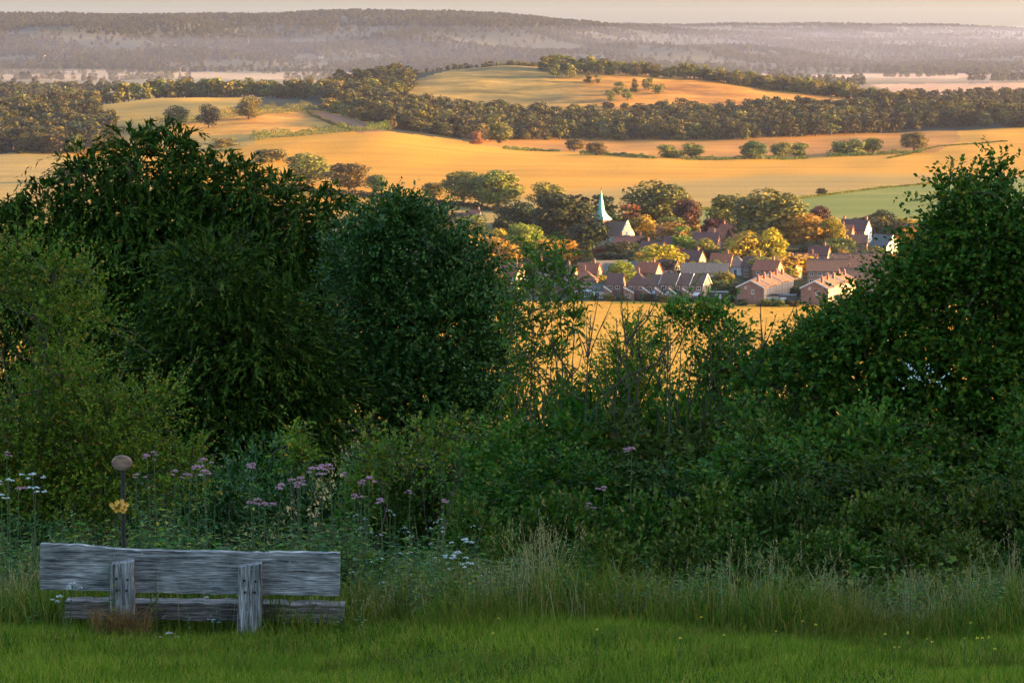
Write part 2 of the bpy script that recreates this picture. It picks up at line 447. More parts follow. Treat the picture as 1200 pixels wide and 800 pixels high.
for nm, mk in land_m.items():
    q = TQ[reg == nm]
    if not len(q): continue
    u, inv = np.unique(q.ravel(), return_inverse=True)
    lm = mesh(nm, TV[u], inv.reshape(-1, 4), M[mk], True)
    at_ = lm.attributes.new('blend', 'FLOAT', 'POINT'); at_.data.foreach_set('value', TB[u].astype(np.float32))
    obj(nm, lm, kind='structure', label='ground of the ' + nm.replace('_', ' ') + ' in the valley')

# near hillside
xs = np.concatenate([np.linspace(-330, -32, 30), np.arange(-30, 30.1, 0.5), np.linspace(34, 420, 50)])
ys = np.concatenate([np.linspace(-260, -6, 24), np.arange(-4, 60, 0.5), np.linspace(62, 444, 80)])
gx, gy = np.meshgrid(xs, ys)
V = np.stack([gx, gy, H(gx, gy)], -1).reshape(-1, 3)
nr, ncol = gx.shape
qi = (np.arange(nr - 1)[:, None] * ncol + np.arange(ncol - 1)[None]).ravel()
M['soil'] = plain_mat('hillside_turf', (0.012, 0.022, 0.006), (0.035, 0.05, 0.014), 3, 0.95, spec=0.0)
obj('hillside', mesh('hillside', V, np.stack([qi, qi + 1, qi + 1 + ncol, qi + ncol], 1), M['soil'], True), kind='structure',
    label='steep chalk hillside the bench and hedge stand on')

# ------------------------------------------------------------------ middle-distance trees
M['oak'] = leaf_mat('leaf_oak', (0.045, 0.060, 0.012), (0.115, 0.125, 0.022), trans=0.2, spec=0.1)
M['dark'] = leaf_mat('leaf_dark', (0.010, 0.016, 0.005), (0.032, 0.036, 0.010), trans=0.12, spec=0.08)
M['olive'] = leaf_mat('leaf_olive', (0.06, 0.062, 0.012), (0.155, 0.135, 0.022), trans=0.22, spec=0.1)
M['gold'] = leaf_mat('leaf_gold', (0.15, 0.095, 0.012), (0.34, 0.20, 0.022), trans=0.25, spec=0.1)
M['yellow'] = leaf_mat('leaf_yellow', (0.18, 0.135, 0.012), (0.40, 0.28, 0.022), trans=0.3, spec=0.1)
M['lime'] = leaf_mat('leaf_lime', (0.075, 0.10, 0.012), (0.18, 0.19, 0.022), trans=0.3, spec=0.1)
M['copper'] = leaf_mat('leaf_copper', (0.030, 0.014, 0.011), (0.075, 0.032, 0.020), trans=0.15, spec=0.1)
M['russet'] = leaf_mat('leaf_russet', (0.10, 0.05, 0.018), (0.20, 0.10, 0.03), trans=0.22, spec=0.1)
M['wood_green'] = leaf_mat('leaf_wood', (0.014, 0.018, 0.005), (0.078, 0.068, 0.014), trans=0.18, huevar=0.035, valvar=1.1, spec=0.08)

def sphere_dirs(n, up=0.0):
    d = unit(rng.normal(size=(n, 3)))
    d[:, 2] += up
    return unit(d)

def crown_mesh(name, mat, nlobes, nleaf, leaf, wide=0.36, base=0.28, shape='round'):
    """unit tree (height 1): leaf clumps on the outside of many lobes"""
    lob = []
    for i in range(nlobes):
        if shape == 'round':
            a = rng.uniform(0, 2 * math.pi); h = rng.uniform(0, 1)
            rr = wide * (0.25 + 0.75 * math.sin(math.pi * (0.12 + 0.8 * h))) * rng.uniform(0.35, 0.8)
            c = (rr * math.cos(a), rr * math.sin(a), base + 0.10 + (0.84 - base) * h * 0.95)
            r = rng.uniform(0.11, 0.20) * (1.1 - 0.3 * h)
        elif shape == 'tall':
            a = rng.uniform(0, 2 * math.pi); h = rng.uniform(0, 1)
            rr = wide * 0.6 * (1 - 0.6 * h) * rng.uniform(0.2, 0.9)
            c = (rr * math.cos(a), rr * math.sin(a), base * 0.6 + (0.88 - base * 0.6) * h)
            r = rng.uniform(0.09, 0.15) * (1.2 - 0.5 * h)
        elif shape == 'cedar':
            h = (i + 0.5) / nlobes; a = i * 2.4
            rr = wide * (1.05 - 0.75 * h) * rng.uniform(0.4, 0.8)
            c = (rr * math.cos(a), rr * math.sin(a), base * 0.7 + (0.93 - base * 0.7) * h)
            r = rng.uniform(0.10, 0.17) * (1.15 - 0.6 * h)
        else:  # shrub: foliage to the ground
            a = rng.uniform(0, 2 * math.pi); h = rng.uniform(0, 1)
            rr = 0.5 * rng.uniform(0.2, 0.8) * (1 - 0.4 * h)
            c = (rr * math.cos(a), rr * math.sin(a), 0.08 + 0.66 * h)
            r = rng.uniform(0.18, 0.26)
        lob.append((*c, r))
    lob = np.array(lob)
    wgt = lob[:, 3] ** 2; wgt /= wgt.sum()
    k = rng.choice(nlobes, nleaf, p=wgt)
    d = sphere_dirs(nleaf, 0.0 if shape == 'shrub' else 0.2)
    sq = np.array([1.0, 1.0, 0.55 if shape == 'cedar' else 0.85])
    pos = lob[k, :3] + d * sq * lob[k, 3:4] * rng.uniform(0.72, 1.12, (nleaf, 1))
    nrm = unit(d + rng.normal(size=(nleaf, 3)) * 0.38)
    ax = np.cross(nrm, rng.normal(size=(nleaf, 3)))
    s = leaf * rng.uniform(0.6, 1.3, nleaf)
    V, Q = leaves(pos, ax, nrm, s, s * 0.8)
    return V, Q, lob

def trunk_part(mb, lob, r=0.028, top=0.62):
    zz = np.linspace(0, top, 6)
    w_ = np.cumsum(rng.normal(size=(6, 2)) * 0.008, 0); w_[0] = 0
    pts = np.column_stack([w_, zz])
    mb.tube(pts, r * np.array([1.35, 1, .85, .7, .5, .3]), 6)
    for l in lob[::2]:
        z0 = min(max(0.15, l[2] - 0.25), top - 0.05)
        p0 = np.array([np.interp(z0, zz, w_[:, 0]), np.interp(z0, zz, w_[:, 1]), z0])
        mid = (p0 + l[:3]) / 2 + np.array([0, 0, -0.03])
        mb.tube([p0, mid, l[:3]], [r * .5, r * .32, r * .12], 4)

KIT = {}
def kit(kind, shape, nlobes, nleaf, leaf, wide=0.36, base=0.28):
    V, Q, lob = crown_mesh(kind, None, nlobes, nleaf, leaf, wide, base, shape)
    tb = MB(); trunk_part(tb, lob, 0.02 if shape == 'shrub' else 0.028)
    wd = 0.5 * (np.ptp(np.percentile(V[:, 0], [1.5, 98.5])) + np.ptp(np.percentile(V[:, 1], [1.5, 98.5])))
    KIT.setdefault(kind, []).append((mesh('crown', V, Q, M['oak']), tb.mesh('trunk', M['bark']), wd))
for i in range(4): kit('round', 'round', 26, 3200, 0.055, 0.36, 0.10)
for i in range(2): kit('tall', 'tall', 16, 2000, 0.052, 0.26, 0.2)
for i in range(2): kit('cedar', 'cedar', 15, 2200, 0.055, 0.36, 0.2)
for i in range(3): kit('shrub', 'shrub', 13, 2000, 0.085)

_mcache = {}
def with_mat(me, mat):
    key = (me.name, mat.name)
    if key not in _mcache:
        c = me.copy(); c.materials.clear(); c.materials.append(mat); _mcache[key] = c
    return _mcache[key]

def tree(px, base, top, wpx, mat, shape='round', label='', group=None, name=None, D=None, cat=None):
    g = hit(px, base) if D is None else np.array([P(px, base, D)[0], D, 0])
    if D is not None: g[2] = H(g[0], g[1])
    h = (base - top) * g[1] / F
    if D is not None: h = P(px, top, D)[2] - g[2]
    wd = 1.15 * wpx * g[1] / F
    cr, tk, w0 = random.choice(KIT[shape])
    name = name or ('shrub' if shape == 'shrub' else 'cedar_tree' if shape == 'cedar' else 'broadleaf_tree')
    root = obj(name, None, loc=(g[0], g[1], g[2] - 0.15), rot=(0, 0, random.uniform(0, 6.28)), scale=(wd / w0, wd / w0, h),
               label=label, cat=cat or ('shrub' if shape == 'shrub' else 'tree'), group=group)
    obj('trunk', tk, root); obj('crown', with_mat(cr, M[mat]), root)
    return root

# --- lone trees and trees of the hedgerows in the fields
G = 'trees standing along the hedges between the fields'
for a in [
 (361,216,180,46,'olive','round','broad olive tree in the hedge beyond the yew top'),
 (410,223,190,40,'olive','round','round olive tree between two others on the gold stubble edge'),
 (441,228,204,21,'oak','round','small dark round tree on the edge of the gold stubble'),
 (510,233,213,25,'olive','round','small rounded tree at the hedge left of the tall field clump'),
 (543,240,199,40,'olive','round','tall dark tree at left end of the clump in the gold field'),
 (566,242,203,34,'oak','round','middle tree of the tall clump in the gold field'),
 (584,244,198,44,'olive','round','tall lit tree at right end of the clump in the gold field'),
 (641,246,213,32,'olive','round','rounded tree at the foot of the gold field behind the dark village trees'),
 (962,229,220,10,'dark','round','tiny lone round bush on the edge of the green field'),
 (673,178,162,18,'olive','round','small tree at the left end of the mid field hedge'),
 (699,182,166,19,'olive','round','small rounded tree standing before the tan field beside gap in hedge'),
 (785,185,168,24,'olive','shrub','low spreading tree in the mid field hedge, left of its twin'),
 (811,186,167,21,'olive','round','round tree in the mid field hedge, right of its twin'),
 (885,187,164,25,'oak','round','dark round tree on the mid field hedge, leftmost of three'),
 (916,186,166,21,'oak','round','dark tree on the mid field hedge, middle of three'),
 (936,185,167,19,'olive','round','pale tree on the mid field hedge, last of three'),
 (995,182,160,34,'oak','shrub','broad low tree in the mid field hedge'),
 (1023,180,161,20,'olive','round','paler tree beside the broad low hedge tree'),
 (1072,178,154,25,'olive','round','tree at the right end of the mid field hedge'),
 (586,168,128,24,'olive','tall','tall lit tree standing out from the wood edge'),
 (557,169,151,15,'russet','shrub','red brown bush at the corner of the wood'),
 (84,214,194,30,'dark','shrub','grey bush in the pale field behind the yew'),
 (318,190,173,34,'olive','shrub','pale bush at the corner of the gold field above the yew'),
 (262,172,160,26,'olive','shrub','bush on the shoulder pasture above the yew'),
 (245,150,122,20,'dark','round','dark tree on the hedge across the shoulder pasture'),
 (292,140,113,24,'olive','round','lit tree on the hedge across the shoulder pasture'),
 (208,148,124,22,'dark','round','dark rounded tree at the lower corner of the shoulder pasture'),
]: tree(*a, group=G if 'hedge' in a[6] else None)

# --- village trees
for a in [
 (605,275,235,38,'dark','round','dark spreading tree behind the farm roofs'),
 (658,288,224,60,'dark','round','massive dark purple-green tree left of the spire'),
 (628,276,246,30,'dark','shrub','low dark evergreen between farm and big dark tree'),
 (707,282,225,52,'dark','cedar','layered dark cedar right behind the spire'),
 (688,300,256,46,'dark','shrub','dark round holly bush in front of the church tower'),
 (738,276,233,36,'gold','tall','golden tree just right of the church gable top'),
 (752,282,252,28,'gold','round','golden lower tree beside the church gable'),
 (768,268,213,62,'oak','round','big rounded oak on the field edge right of the church'),
 (792,262,226,36,'olive','round','lit side tree joined to the big rounded oak'),
 (804,272,232,26,'copper','round','copper beech right of the big oak'),
 (856,278,226,42,'olive','round','olive tree at the foot of the green field'),
 (836,284,255,26,'copper','round','dark reddish tree above the red roofs'),
 (905,292,223,66,'oak','round','largest village tree, broad oak below the green field'),
 (882,292,228,40,'oak','round','shaded left flank tree of the broad oak'),
 (940,294,249,58,'gold','round','large golden tree in front of the broad oak'),
 (976,296,255,27,'gold','round','golden tree at the right end of the big clump'),
 (961,270,240,22,'copper','round','copper coloured tree peeking above the golden tree'),
 (801,304,258,28,'lime','tall','bright green cypress shaped tree beside red roofs'),
 (872,314,270,42,'gold','round','golden tree in front of the red roofed houses'),
 (900,314,266,32,'gold','round','golden tree beside the grey pavilion roof'),
 (924,326,295,62,'yellow','shrub','bright yellow willow above the terraces'),
 (905,328,298,44,'lime','shrub','green shaded bush left of the yellow willow'),
 (988,312,292,15,'gold','round','small golden tree before the long brown roofs'),
 (1036,274,246,27,'dark','round','dark dome shaped tree behind the white gabled house'),
 (1014,278,253,36,'dark','round','dark tree behind the brown roof of the white gabled house'),
 (1052,290,260,40,'dark','round','dark tree right of the white gabled house'),
 (1066,302,262,22,'gold','tall','slim golden tree right of the white gabled house'),
 (1043,320,296,16,'gold','round','small golden tree right of the brown roofs, the bigger'),
 (1056,318,299,9,'yellow','tall','small golden tree right of the brown roofs, the slimmer'),
 (1085,310,275,40,'dark','round','dark tree beyond the maple leaves'),
 (562,314,275,44,'gold','round','orange lit tree in the orchard left of the sapling'),
 (586,318,277,42,'gold','round','orange lit tree in the orchard beside the sapling'),
 (614,304,260,36,'lime','round','yellow green tree behind the sapling top'),
 (560,335,304,46,'olive','shrub','brownish bush below the orange lit trees'),
 (590,338,312,36,'russet','shrub','reddish bush below the orange lit trees'),
 (652,306,277,44,'yellow','shrub','yellow green bush right of the sapling top'),
 (675,306,287,26,'russet','shrub','reddish bush left of the church wall'),
 (704,306,288,13,'russet','round','small pink brown tree below the church wall'),
 (728,336,304,28,'lime','round','bright yellow green tree amid the grey roofs'),
 (700,322,304,20,'gold','shrub','small golden bush below the church'),
 (772,322,285,42,'yellow','round','yellow orange tree behind the stepped houses'),
 (756,318,293,26,'gold','round','golden tree left of the yellow orange one'),
 (788,330,302,24,'dark','shrub','dark shrub beside the stepped houses'),
 (793,312,289,20,'russet','round','reddish tree behind the yellow orange one'),
 (846,338,315,28,'olive','shrub','olive bush before the grey hall'),
 (712,342,326,22,'dark','shrub','dark bush between the hipped house and its neighbour'),
 (856,344,330,26,'dark','shrub','dark hedge bush left of the front terrace'),
 (962,356,341,16,'olive','shrub','small olive bush against the brick gable of the terrace'),
 (930,346,333,24,'dark','shrub','dark garden bush between the two terraces'),
 (535,300,270,40,'dark','shrub','dark hedge bush below the farm roofs'),
 (640,322,300,44,'dark','shrub','dark bush mass below the yellow green bush'),
 (665,330,306,30,'dark','shrub','dark bush behind the hipped roof house'),
 (765,300,276,30,'dark','shrub','dark yew bush right of the almshouse'),
 (748,314,294,34,'dark','shrub','dark shrub below the almshouse'),
 (722,312,294,34,'dark','shrub','dark shrub directly under the almshouse windows'),
 (820,312,292,34,'dark','shrub','dark shrub in front of the red roofed houses'),
 (842,306,288,30,'dark','shrub','dark garden shrub right of the red roofed houses'),
 (830,326,300,40,'oak','shrub','green shrub above the grey hall'),
 (870,300,280,40,'oak','shrub','green shrub behind the golden tree'),
 (955,306,278,40,'dark','shrub','dark shrub under the large golden tree'),
 (1000,304,288,34,'dark','shrub','dark hedge in front of the white dormer house'),
 (1025,308,292,34,'oak','shrub','green hedge in front of the grey gabled house'),
 (1075,330,300,46,'oak','shrub','green shrub right of the brown roofs'),
 (1100,290,262,50,'dark','shrub','dark shrub at the edge of the green field'),
 (515,282,258,40,'olive','shrub','olive shrub left of the farm roofs'),
 (490,275,250,44,'dark','shrub','dark shrub beyond the round bush'),
]: tree(*a)

# --- hedges
def hedge(pts, hpx, wpx, mat, label, gap=0.0, n=34):
    pts = [hit(*p) for p in pts]
    L = np.cumsum([0] + [np.linalg.norm(pts[i + 1] - pts[i]) for i in range(len(pts) - 1)])
    tot = L[-1]; hm = hpx * pts[0][1] / F
    m_ = int(tot * n)
    s = rng.uniform(0, tot, m_)
    if gap:
        s = s[(np.sin(s * 0.11) + np.sin(s * 0.043 + 1)) > -gap]
        m_ = len(s)
    arr = np.array(pts)
    c = np.stack([np.interp(s, L, arr[:, i]) for i in range(3)], 1)
    top = 0.75 + 0.3 * np.sin(s * 0.19) * np.sin(s * 0.067 + 2) + 0.15 * np.sin(s * 0.6)
    d = sphere_dirs(m_, 0.3)
    pos = c + d * np.array([0.8, 0.8, 0]) * hm * 0.5
    pos[:, 2] = H(pos[:, 0], pos[:, 1]) + hm * top * np.clip(0.5 + 0.55 * d[:, 2], 0.02, 1.1)
    nrm = unit(d + rng.normal(size=(m_, 3)) * 0.5)
    sz = rng.uniform(0.5, 1.1, m_)
    V, Q = leaves(pos, np.cross(nrm, rng.normal(size=(m_, 3))), nrm, sz, sz * 0.8)
    o0 = V.mean(0); o0[2] = V[:, 2].min()
    obj('hedge', mesh('hedge', V - o0, Q, M[mat]), loc=o0, label=label, cat='hedge')
hedge([(420,230),(470,234),(530,241),(600,250)], 6, 6, 'dark', 'dark hedge sloping across the foot of the gold field')
hedge([(340,222),(380,228),(430,232)], 7, 6, 'dark', 'dark hedge below the three olive field trees')
hedge([(590,175),(620,177),(655,178)], 4, 4, 'oak', 'short broken hedge at the left end of the tan field', 1.1)
hedge([(680,181),(760,186),(850,187.5),(960,185),(1080,179)], 4.5, 4, 'oak', 'long low hedge between tan field and gold stubble', 1.3)
hedge([(295,165),(330,161),(380,157),(430,154),(455,153)], 11, 5, 'oak', 'thick hedge between rough golden grass and gold stubble')
hedge([(360,132),(395,148),(412,153)], 3, 3, 'olive', 'thin hedge beside the ploughed strip')
hedge([(180,150),(215,146),(250,141),(310,134),(370,130)], 12, 5, 'oak', 'bushy hedge across the shoulder pasture')
hedge([(820,246),(880,240),(950,231),(1040,220),(1130,213)], 1.6, 2, 'olive', 'thin hedge line along the top of the green field')
hedge([(1040,186),(1100,172),(1180,166)], 1.2, 2, 'olive', 'thin track edge curving through the gold stubble')
hedge([(660,344),(720,349),(790,351.5),(860,355)], 4, 3, 'dark', 'garden hedge between the stepped houses and front stubble')
hedge([(896,356),(936,357)], 4, 3, 'dark', 'garden hedge between the two brick terraces')
hedge([(984,356),(1060,356)], 5, 3, 'dark', 'garden hedge right of the brick terraces')

# --- woods on the hills: single-mesh trees, the best seen as objects, the rest as one stuff object for each tree shape
WOOD = []
for i in range(5):
    V, Q, lob = crown_mesh('w', None, 13, 620, 0.095, 0.36, 0.16, 'round' if i < 4 else 'tall')
    tb = MB(); trunk_part(tb, lob[:4], 0.03, 0.5)
    nv = len(V); tv = np.concatenate(tb.v); tf = [np.concatenate(f) for f in tb.f.values()]
    fs = [Q] + [f + nv for f in tf]
    fm = np.concatenate([np.zeros(len(Q))] + [np.ones(len(f)) for f in tf])
    WOOD.append(mesh('wood_tree', np.concatenate([V, tv]), fs, [M['wood_green'], M['bark']], fmat=fm))

def scatter(poly, d0, d1, spacing, n, hmin, hmax, edge=0):
    """random spots on the terrain inside a photo outline, kept apart"""
    poly = np.array(poly, float)
    p0, p1 = poly[:, 0].min(), poly[:, 0].max()
    D = rng.uniform(d0, d1, n); px = rng.uniform(p0, p1, n)
    x = (px - 600) / F * D; z = H(x, D)
    qx, qy = proj(x, D, z)
    ok = inpoly(qx, qy, poly)
    x, D, z, qx, qy = x[ok], D[ok], z[ok], qx[ok], qy[ok]
    keep = []; grid = {}
    for i in range(len(x)):
        c = (int(x[i] // spacing), int(D[i] // spacing)); good = True
        for a in (-1, 0, 1):
            for b_ in (-1, 0, 1):
                for j in grid.get((c[0] + a, c[1] + b_), ()):
                    if (x[i] - x[j]) ** 2 + (D[i] - D[j]) ** 2 < spacing ** 2: good = False
        if good: keep.append(i); grid.setdefault(c, []).append(i)
    k = np.array(keep, int)
    return [dict(x=x[i], y=D[i], z=z[i], px=qx[i], py=qy[i], h=rng.uniform(hmin, hmax)) for i in k]

spots = []
def wood(poly, d0, d1, spacing, n, hmin, hmax, keep, label, grp):
    s = scatter(poly, d0, d1, spacing, n, hmin, hmax)
    s.sort(key=lambda q: q['y'])
    for i, q in enumerate(s): q['label'] = label; q['grp'] = grp; q['keep'] = i < keep
    spots.extend(s)
# dark hanging wood across the front of the hill
wood([(448,150),(452,122),(500,128),(560,136),(640,141),(720,140),(800,135),(900,133),(1000,134),(1070,134),(1210,134),(1300,142),(1300,150),(1120,148),(1000,158),(860,164),(600,164),(560,166),(500,160)],
     2200, 2790, 9.5, 14000, 9, 18, 120, 'dark broadleaf tree in the hanging wood below the open hill', 'trees of the hanging wood')
# wood on the left flank of the hill
wood([(385,110),(400,96),(440,90),(480,94),(480,106),(455,122),(452,150),(420,136),(390,128)], 2250, 2950, 10.5, 4000, 11, 17, 45, 'broadleaf tree in the wood between pasture shoulder and open hill', 'trees of the wood on the left flank of the hill')
# wood on the far left
wood([(-200,178),(-200,120),(20,128),(70,120),(95,128),(130,150),(128,182),(60,181)], 2060, 2640, 11, 3500, 12, 18, 60, 'broadleaf tree in the wood behind the pale field', 'trees of the wood behind the pale field')
# tree belts
def belt(line, jit, step, hmin, hmax, label, grp, keep=1e9, dz=0.8):
    px = line[0][0]; k = 0
    while px < line[-1][0]:
        D_ = float(np.interp(px, [l[0] for l in line], [l[1] for l in line])) + random.uniform(-jit, jit)
        x = (px - 600) / F * D_; z = float(H(x, D_))
        spots.append(dict(x=x, y=D_, z=z, px=px, py=0, h=random.uniform(hmin, hmax), keep=k < keep, label=label, grp=grp)); k += 1
        px += step * random.uniform(.6, 1.4)
belt([(66, 2640), (110, 2670), (200, 2690), (300, 2690), (400, 2660), (470, 2640)], 12, 5.5, 13, 19, 'tree in the lit belt along the top of the shoulder pasture', 'tree belt along the shoulder pasture')
belt([(380, 2420), (420, 2330), (470, 2260), (520, 2220)], 12, 5, 7, 12, 'low orange lit tree on the edge of the wood above the gold stubble', 'trees edging the wood above the gold stubble')
belt([(636, 2950), (700, 2930), (745, 2920), (800, 2910), (900, 2880), (1000, 2840), (1070, 2780)], 16, 5.5, 11, 17, 'tree in the belt crowning the ridge of the open hill', 'tree belt crowning the hill')
belt([(820, 2900), (900, 2870), (1000, 2830), (1090, 2740), (1160, 2680)], 12, 8, 9, 13, 'lower tree along the right hand ridge of the open hill', 'lower trees along the ridge')
belt([(450, 2940), (520, 3000), (580, 3010), (628, 3000)], 10, 5.5, 4, 8, 'low bush along the skyline of the open hill', 'bushes along the skyline of the open hill')
belt([(600, 3005), (632, 3005)], 4, 3.5, 5, 7, 'russet bush on the summit of the open hill', 'russet bushes on the hill summit')
wood([(-200,116),(-200,104),(40,102),(90,104),(120,108),(60,114)], 3300, 4000, 13, 3000, 13, 18, 0, '', '')
wood([(150,108),(150,104),(400,100),(400,106)], 3200, 3700, 14, 2500, 12, 17, 0, '', '')
wood([(1040,124),(1200,116),(1500,112),(1500,118),(1200,122)], 3000, 3600, 14, 2500, 12, 18, 0, '', '')
for (p_, b_, hh) in [(725,112,13),(744,108,14),(760,106,12),(735,118,12),(715,120,12),(700,98,9),(690,97,12),(668,92,14),(650,92,15),(772,110,10)]:
    g = hit(p_, b_, 2500)
    spots.append(dict(x=g[0], y=g[1], z=g[2], px=p_, py=b_, h=hh, keep=True, label='bushy tree standing alone on the russet slope of the hill', grp='trees scattered on the russet slope'))

def gn_scatter(name, pts, hs, srcs, mats, label):
    """stuff: copies of tree meshes on points, one geometry-nodes object"""
    pts = np.asarray(pts, float); n = len(pts)
    me = bpy.data.meshes.new(name); me.vertices.add(n); me.vertices.foreach_set('co', pts.astype(np.float32).ravel())
    for nm, ty, dat in (('sc', 'FLOAT_VECTOR', hs), ('rz', 'FLOAT', rng.uniform(0, 6.28, n)), ('pick', 'INT', rng.integers(0, len(srcs), n))):
        at = me.attributes.new(nm, ty, 'POINT')
        if ty == 'FLOAT_VECTOR': at.data.foreach_set('vector', np.asarray(dat, np.float32).ravel())
        else: at.data.foreach_set('value', np.asarray(dat, np.int32 if ty == 'INT' else np.float32))
    o = obj(name, me, kind='stuff', label=label)
    ng = bpy.data.node_groups.new(name, 'GeometryNodeTree')
    ng.interface.new_socket('Geometry', in_out='INPUT', socket_type='NodeSocketGeometry')
    ng.interface.new_socket('Geometry', in_out='OUTPUT', socket_type='NodeSocketGeometry')
    N, Lk = ng.nodes, ng.links
    gi, go = N.new('NodeGroupInput'), N.new('NodeGroupOutput')
    mp = N.new('GeometryNodeMeshToPoints'); Lk.new(gi.outputs[0], mp.inputs[0])
    g2i = N.new('GeometryNodeGeometryToInstance')
    for s in srcs:
        oi = N.new('GeometryNodeObjectInfo'); oi.inputs['Object'].default_value = s; oi.inputs['As Instance'].default_value = False
        Lk.new(oi.outputs['Geometry'], g2i.inputs[0])
    ip = N.new('GeometryNodeInstanceOnPoints'); Lk.new(mp.outputs[0], ip.inputs['Points']); Lk.new(g2i.outputs[0], ip.inputs['Instance'])
    ip.inputs['Pick Instance'].default_value = True
    def na(nm, ty):
        a = N.new('GeometryNodeInputNamedAttribute'); a.data_type = ty; a.inputs[0].default_value = nm; return a.outputs[0]
    Lk.new(na('pick', 'INT'), ip.inputs['Instance Index'])
    cx = N.new('ShaderNodeCombineXYZ'); Lk.new(na('rz', 'FLOAT'), cx.inputs[2]); Lk.new(cx.outputs[0], ip.inputs['Rotation'])
    Lk.new(na('sc', 'FLOAT_VECTOR'), ip.inputs['Scale'])
    Lk.new(ip.outputs[0], go.inputs[0])
    md = o.modifiers.new('scatter', 'NODES'); md.node_group = ng
    return o

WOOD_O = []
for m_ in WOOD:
    c_ = m_.copy(); c_.materials[0] = M['olive']; WOOD_O.append(c_)  # lighter leaves for the sunlit trees, sunlight put into their colour
src_objs = {}
rest = []
for i, q in enumerate(spots):
    wd = q['h'] * rng.uniform(1.1, 1.75)
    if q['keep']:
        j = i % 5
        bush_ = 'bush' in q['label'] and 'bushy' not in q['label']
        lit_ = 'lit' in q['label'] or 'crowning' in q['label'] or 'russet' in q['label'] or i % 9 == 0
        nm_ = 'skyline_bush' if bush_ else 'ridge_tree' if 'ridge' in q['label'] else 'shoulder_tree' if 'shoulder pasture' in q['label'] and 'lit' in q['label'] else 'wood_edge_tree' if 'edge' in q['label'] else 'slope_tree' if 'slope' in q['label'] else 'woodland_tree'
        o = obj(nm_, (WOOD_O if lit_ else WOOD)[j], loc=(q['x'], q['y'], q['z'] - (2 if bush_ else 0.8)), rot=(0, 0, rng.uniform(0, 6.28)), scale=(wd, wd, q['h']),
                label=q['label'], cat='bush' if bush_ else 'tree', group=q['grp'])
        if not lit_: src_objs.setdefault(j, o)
    else:
        rest.append((q['x'], q['y'], q['z'] - 0.8, wd, q['h']))
rest = np.array(rest)
SRC = [src_objs[k] for k in sorted(src_objs)]
gn_scatter('woodland', rest[:, :3], rest[:, [3, 3, 4]], SRC, None, 'deeper trees of the hill woods too close set to count')

# --- far ridge and far valley: woods, tree lines
def far_points(n, d0, d1, p0, p1, fn):
    D = np.exp(rng.uniform(math.log(d0), math.log(d1), n)); px = rng.uniform(p0, p1, n)
    x = (px - 600) / F * D; z = H(x, D)
    dens = fn(x, D, px, z)
    ok = rng.uniform(size=n) < dens
    return np.stack([x, D, z], 1)[ok]
def fdens(x, D, px, z):
    n_ = np.sin(x / 160 + D / 300) + np.sin(x / 90 - D / 210 + 1) + np.sin(x / 270 + 2 + D / 120)
    left = px < 760
    d = np.where(left, np.where(z > 85, 0.97, np.where(n_ > -0.55, 0.9, 0.10)), np.where(n_ > 0.2, 0.95, 0.12))
    line = (np.abs(D - 7000) < 90) | (np.abs(D - 9150) < 120) | (np.abs(D - 12900) < 250)
    d = np.where(line & ~left, 1.0, d)
    return d
fp = far_points(62000, 5650, 13600, -120, 1320, fdens)
gn_scatter('distant_woodland', fp - np.array([0, 0, 1.0]), np.column_stack([(rng.uniform(9, 15, len(fp)) * np.clip(fp[:, 1] / 8000, 1, 1.5))] * 2 + [rng.uniform(8, 14, len(fp))]), SRC, None, 'hazy woods covering the far ridge')
def fdens2(x, D, px, z):
    n_ = np.sin(x / 130 + D / 60) + np.sin(x / 47 - D / 90 + 1)
    rows_ = (np.sin(D / 70.0 + np.sin(x / 300)) > 0.86)
    d = np.where(rows_, 0.8, 0.0) * np.where(n_ > -0.6, 1, 0)
    d = np.where((px > 1010) & (D > 3850) & (D < 4650), 0.0, d)
    d = np.where((px > 1080) & (D < 3850) & (D > 3500), np.where(n_ > 0.6, 0.8, 0), d)
    d = np.where((px < 420) & (D > 4300) & (D < 4900), d * 0.15, d)
    return d
fp2 = far_points(16000, 3700, 5700, -120, 1320, fdens2)
gn_scatter('distant_tree_belt', fp2 - np.array([0, 0, 0.8]), np.column_stack([rng.uniform(11, 17, len(fp2))] * 2 + [rng.uniform(9, 15, len(fp2))]), SRC, None, 'hazy tree belts across the far valley floor')
# ------------------------------------------------------------------ village buildings
M['brick'] = plain_mat('brick_wall', (0.16, 0.075, 0.055), (0.23, 0.115, 0.085), 1.5, 0.9)
M['flint'] = plain_mat('flint_wall', (0.20, 0.19, 0.17), (0.34, 0.32, 0.28), 1.2, 0.9)
M['cream'] = plain_mat('cream_render', (0.27, 0.23, 0.17), (0.35, 0.30, 0.22), 0.8, 0.8)
M['white'] = plain_mat('white_paint', (0.42, 0.41, 0.39), (0.52, 0.51, 0.49), 0.8, 0.6)
M['brick_sunlit'] = plain_mat('sunlit_brick', (0.24, 0.15, 0.10), (0.34, 0.23, 0.16), 1.5, 0.9)  # brick lightened for sun-facing walls, sunlight put into the colour
M['stone'] = plain_mat('church_stone', (0.50, 0.42, 0.25), (0.62, 0.52, 0.32), 0.8, 0.9)
M['tile_dark'] = plain_mat('tiles_dark_red', (0.055, 0.028, 0.026), (0.10, 0.045, 0.038), 1.6, 0.85, stretch=(1, 1, 3))
M['tile_brown'] = plain_mat('tiles_brown', (0.060, 0.036, 0.028), (0.115, 0.064, 0.045), 1.6, 0.85, stretch=(1, 1, 3))
M['tile_red'] = plain_mat('tiles_red', (0.15, 0.045, 0.025), (0.25, 0.08, 0.04), 1.6, 0.85, stretch=(1, 1, 3))
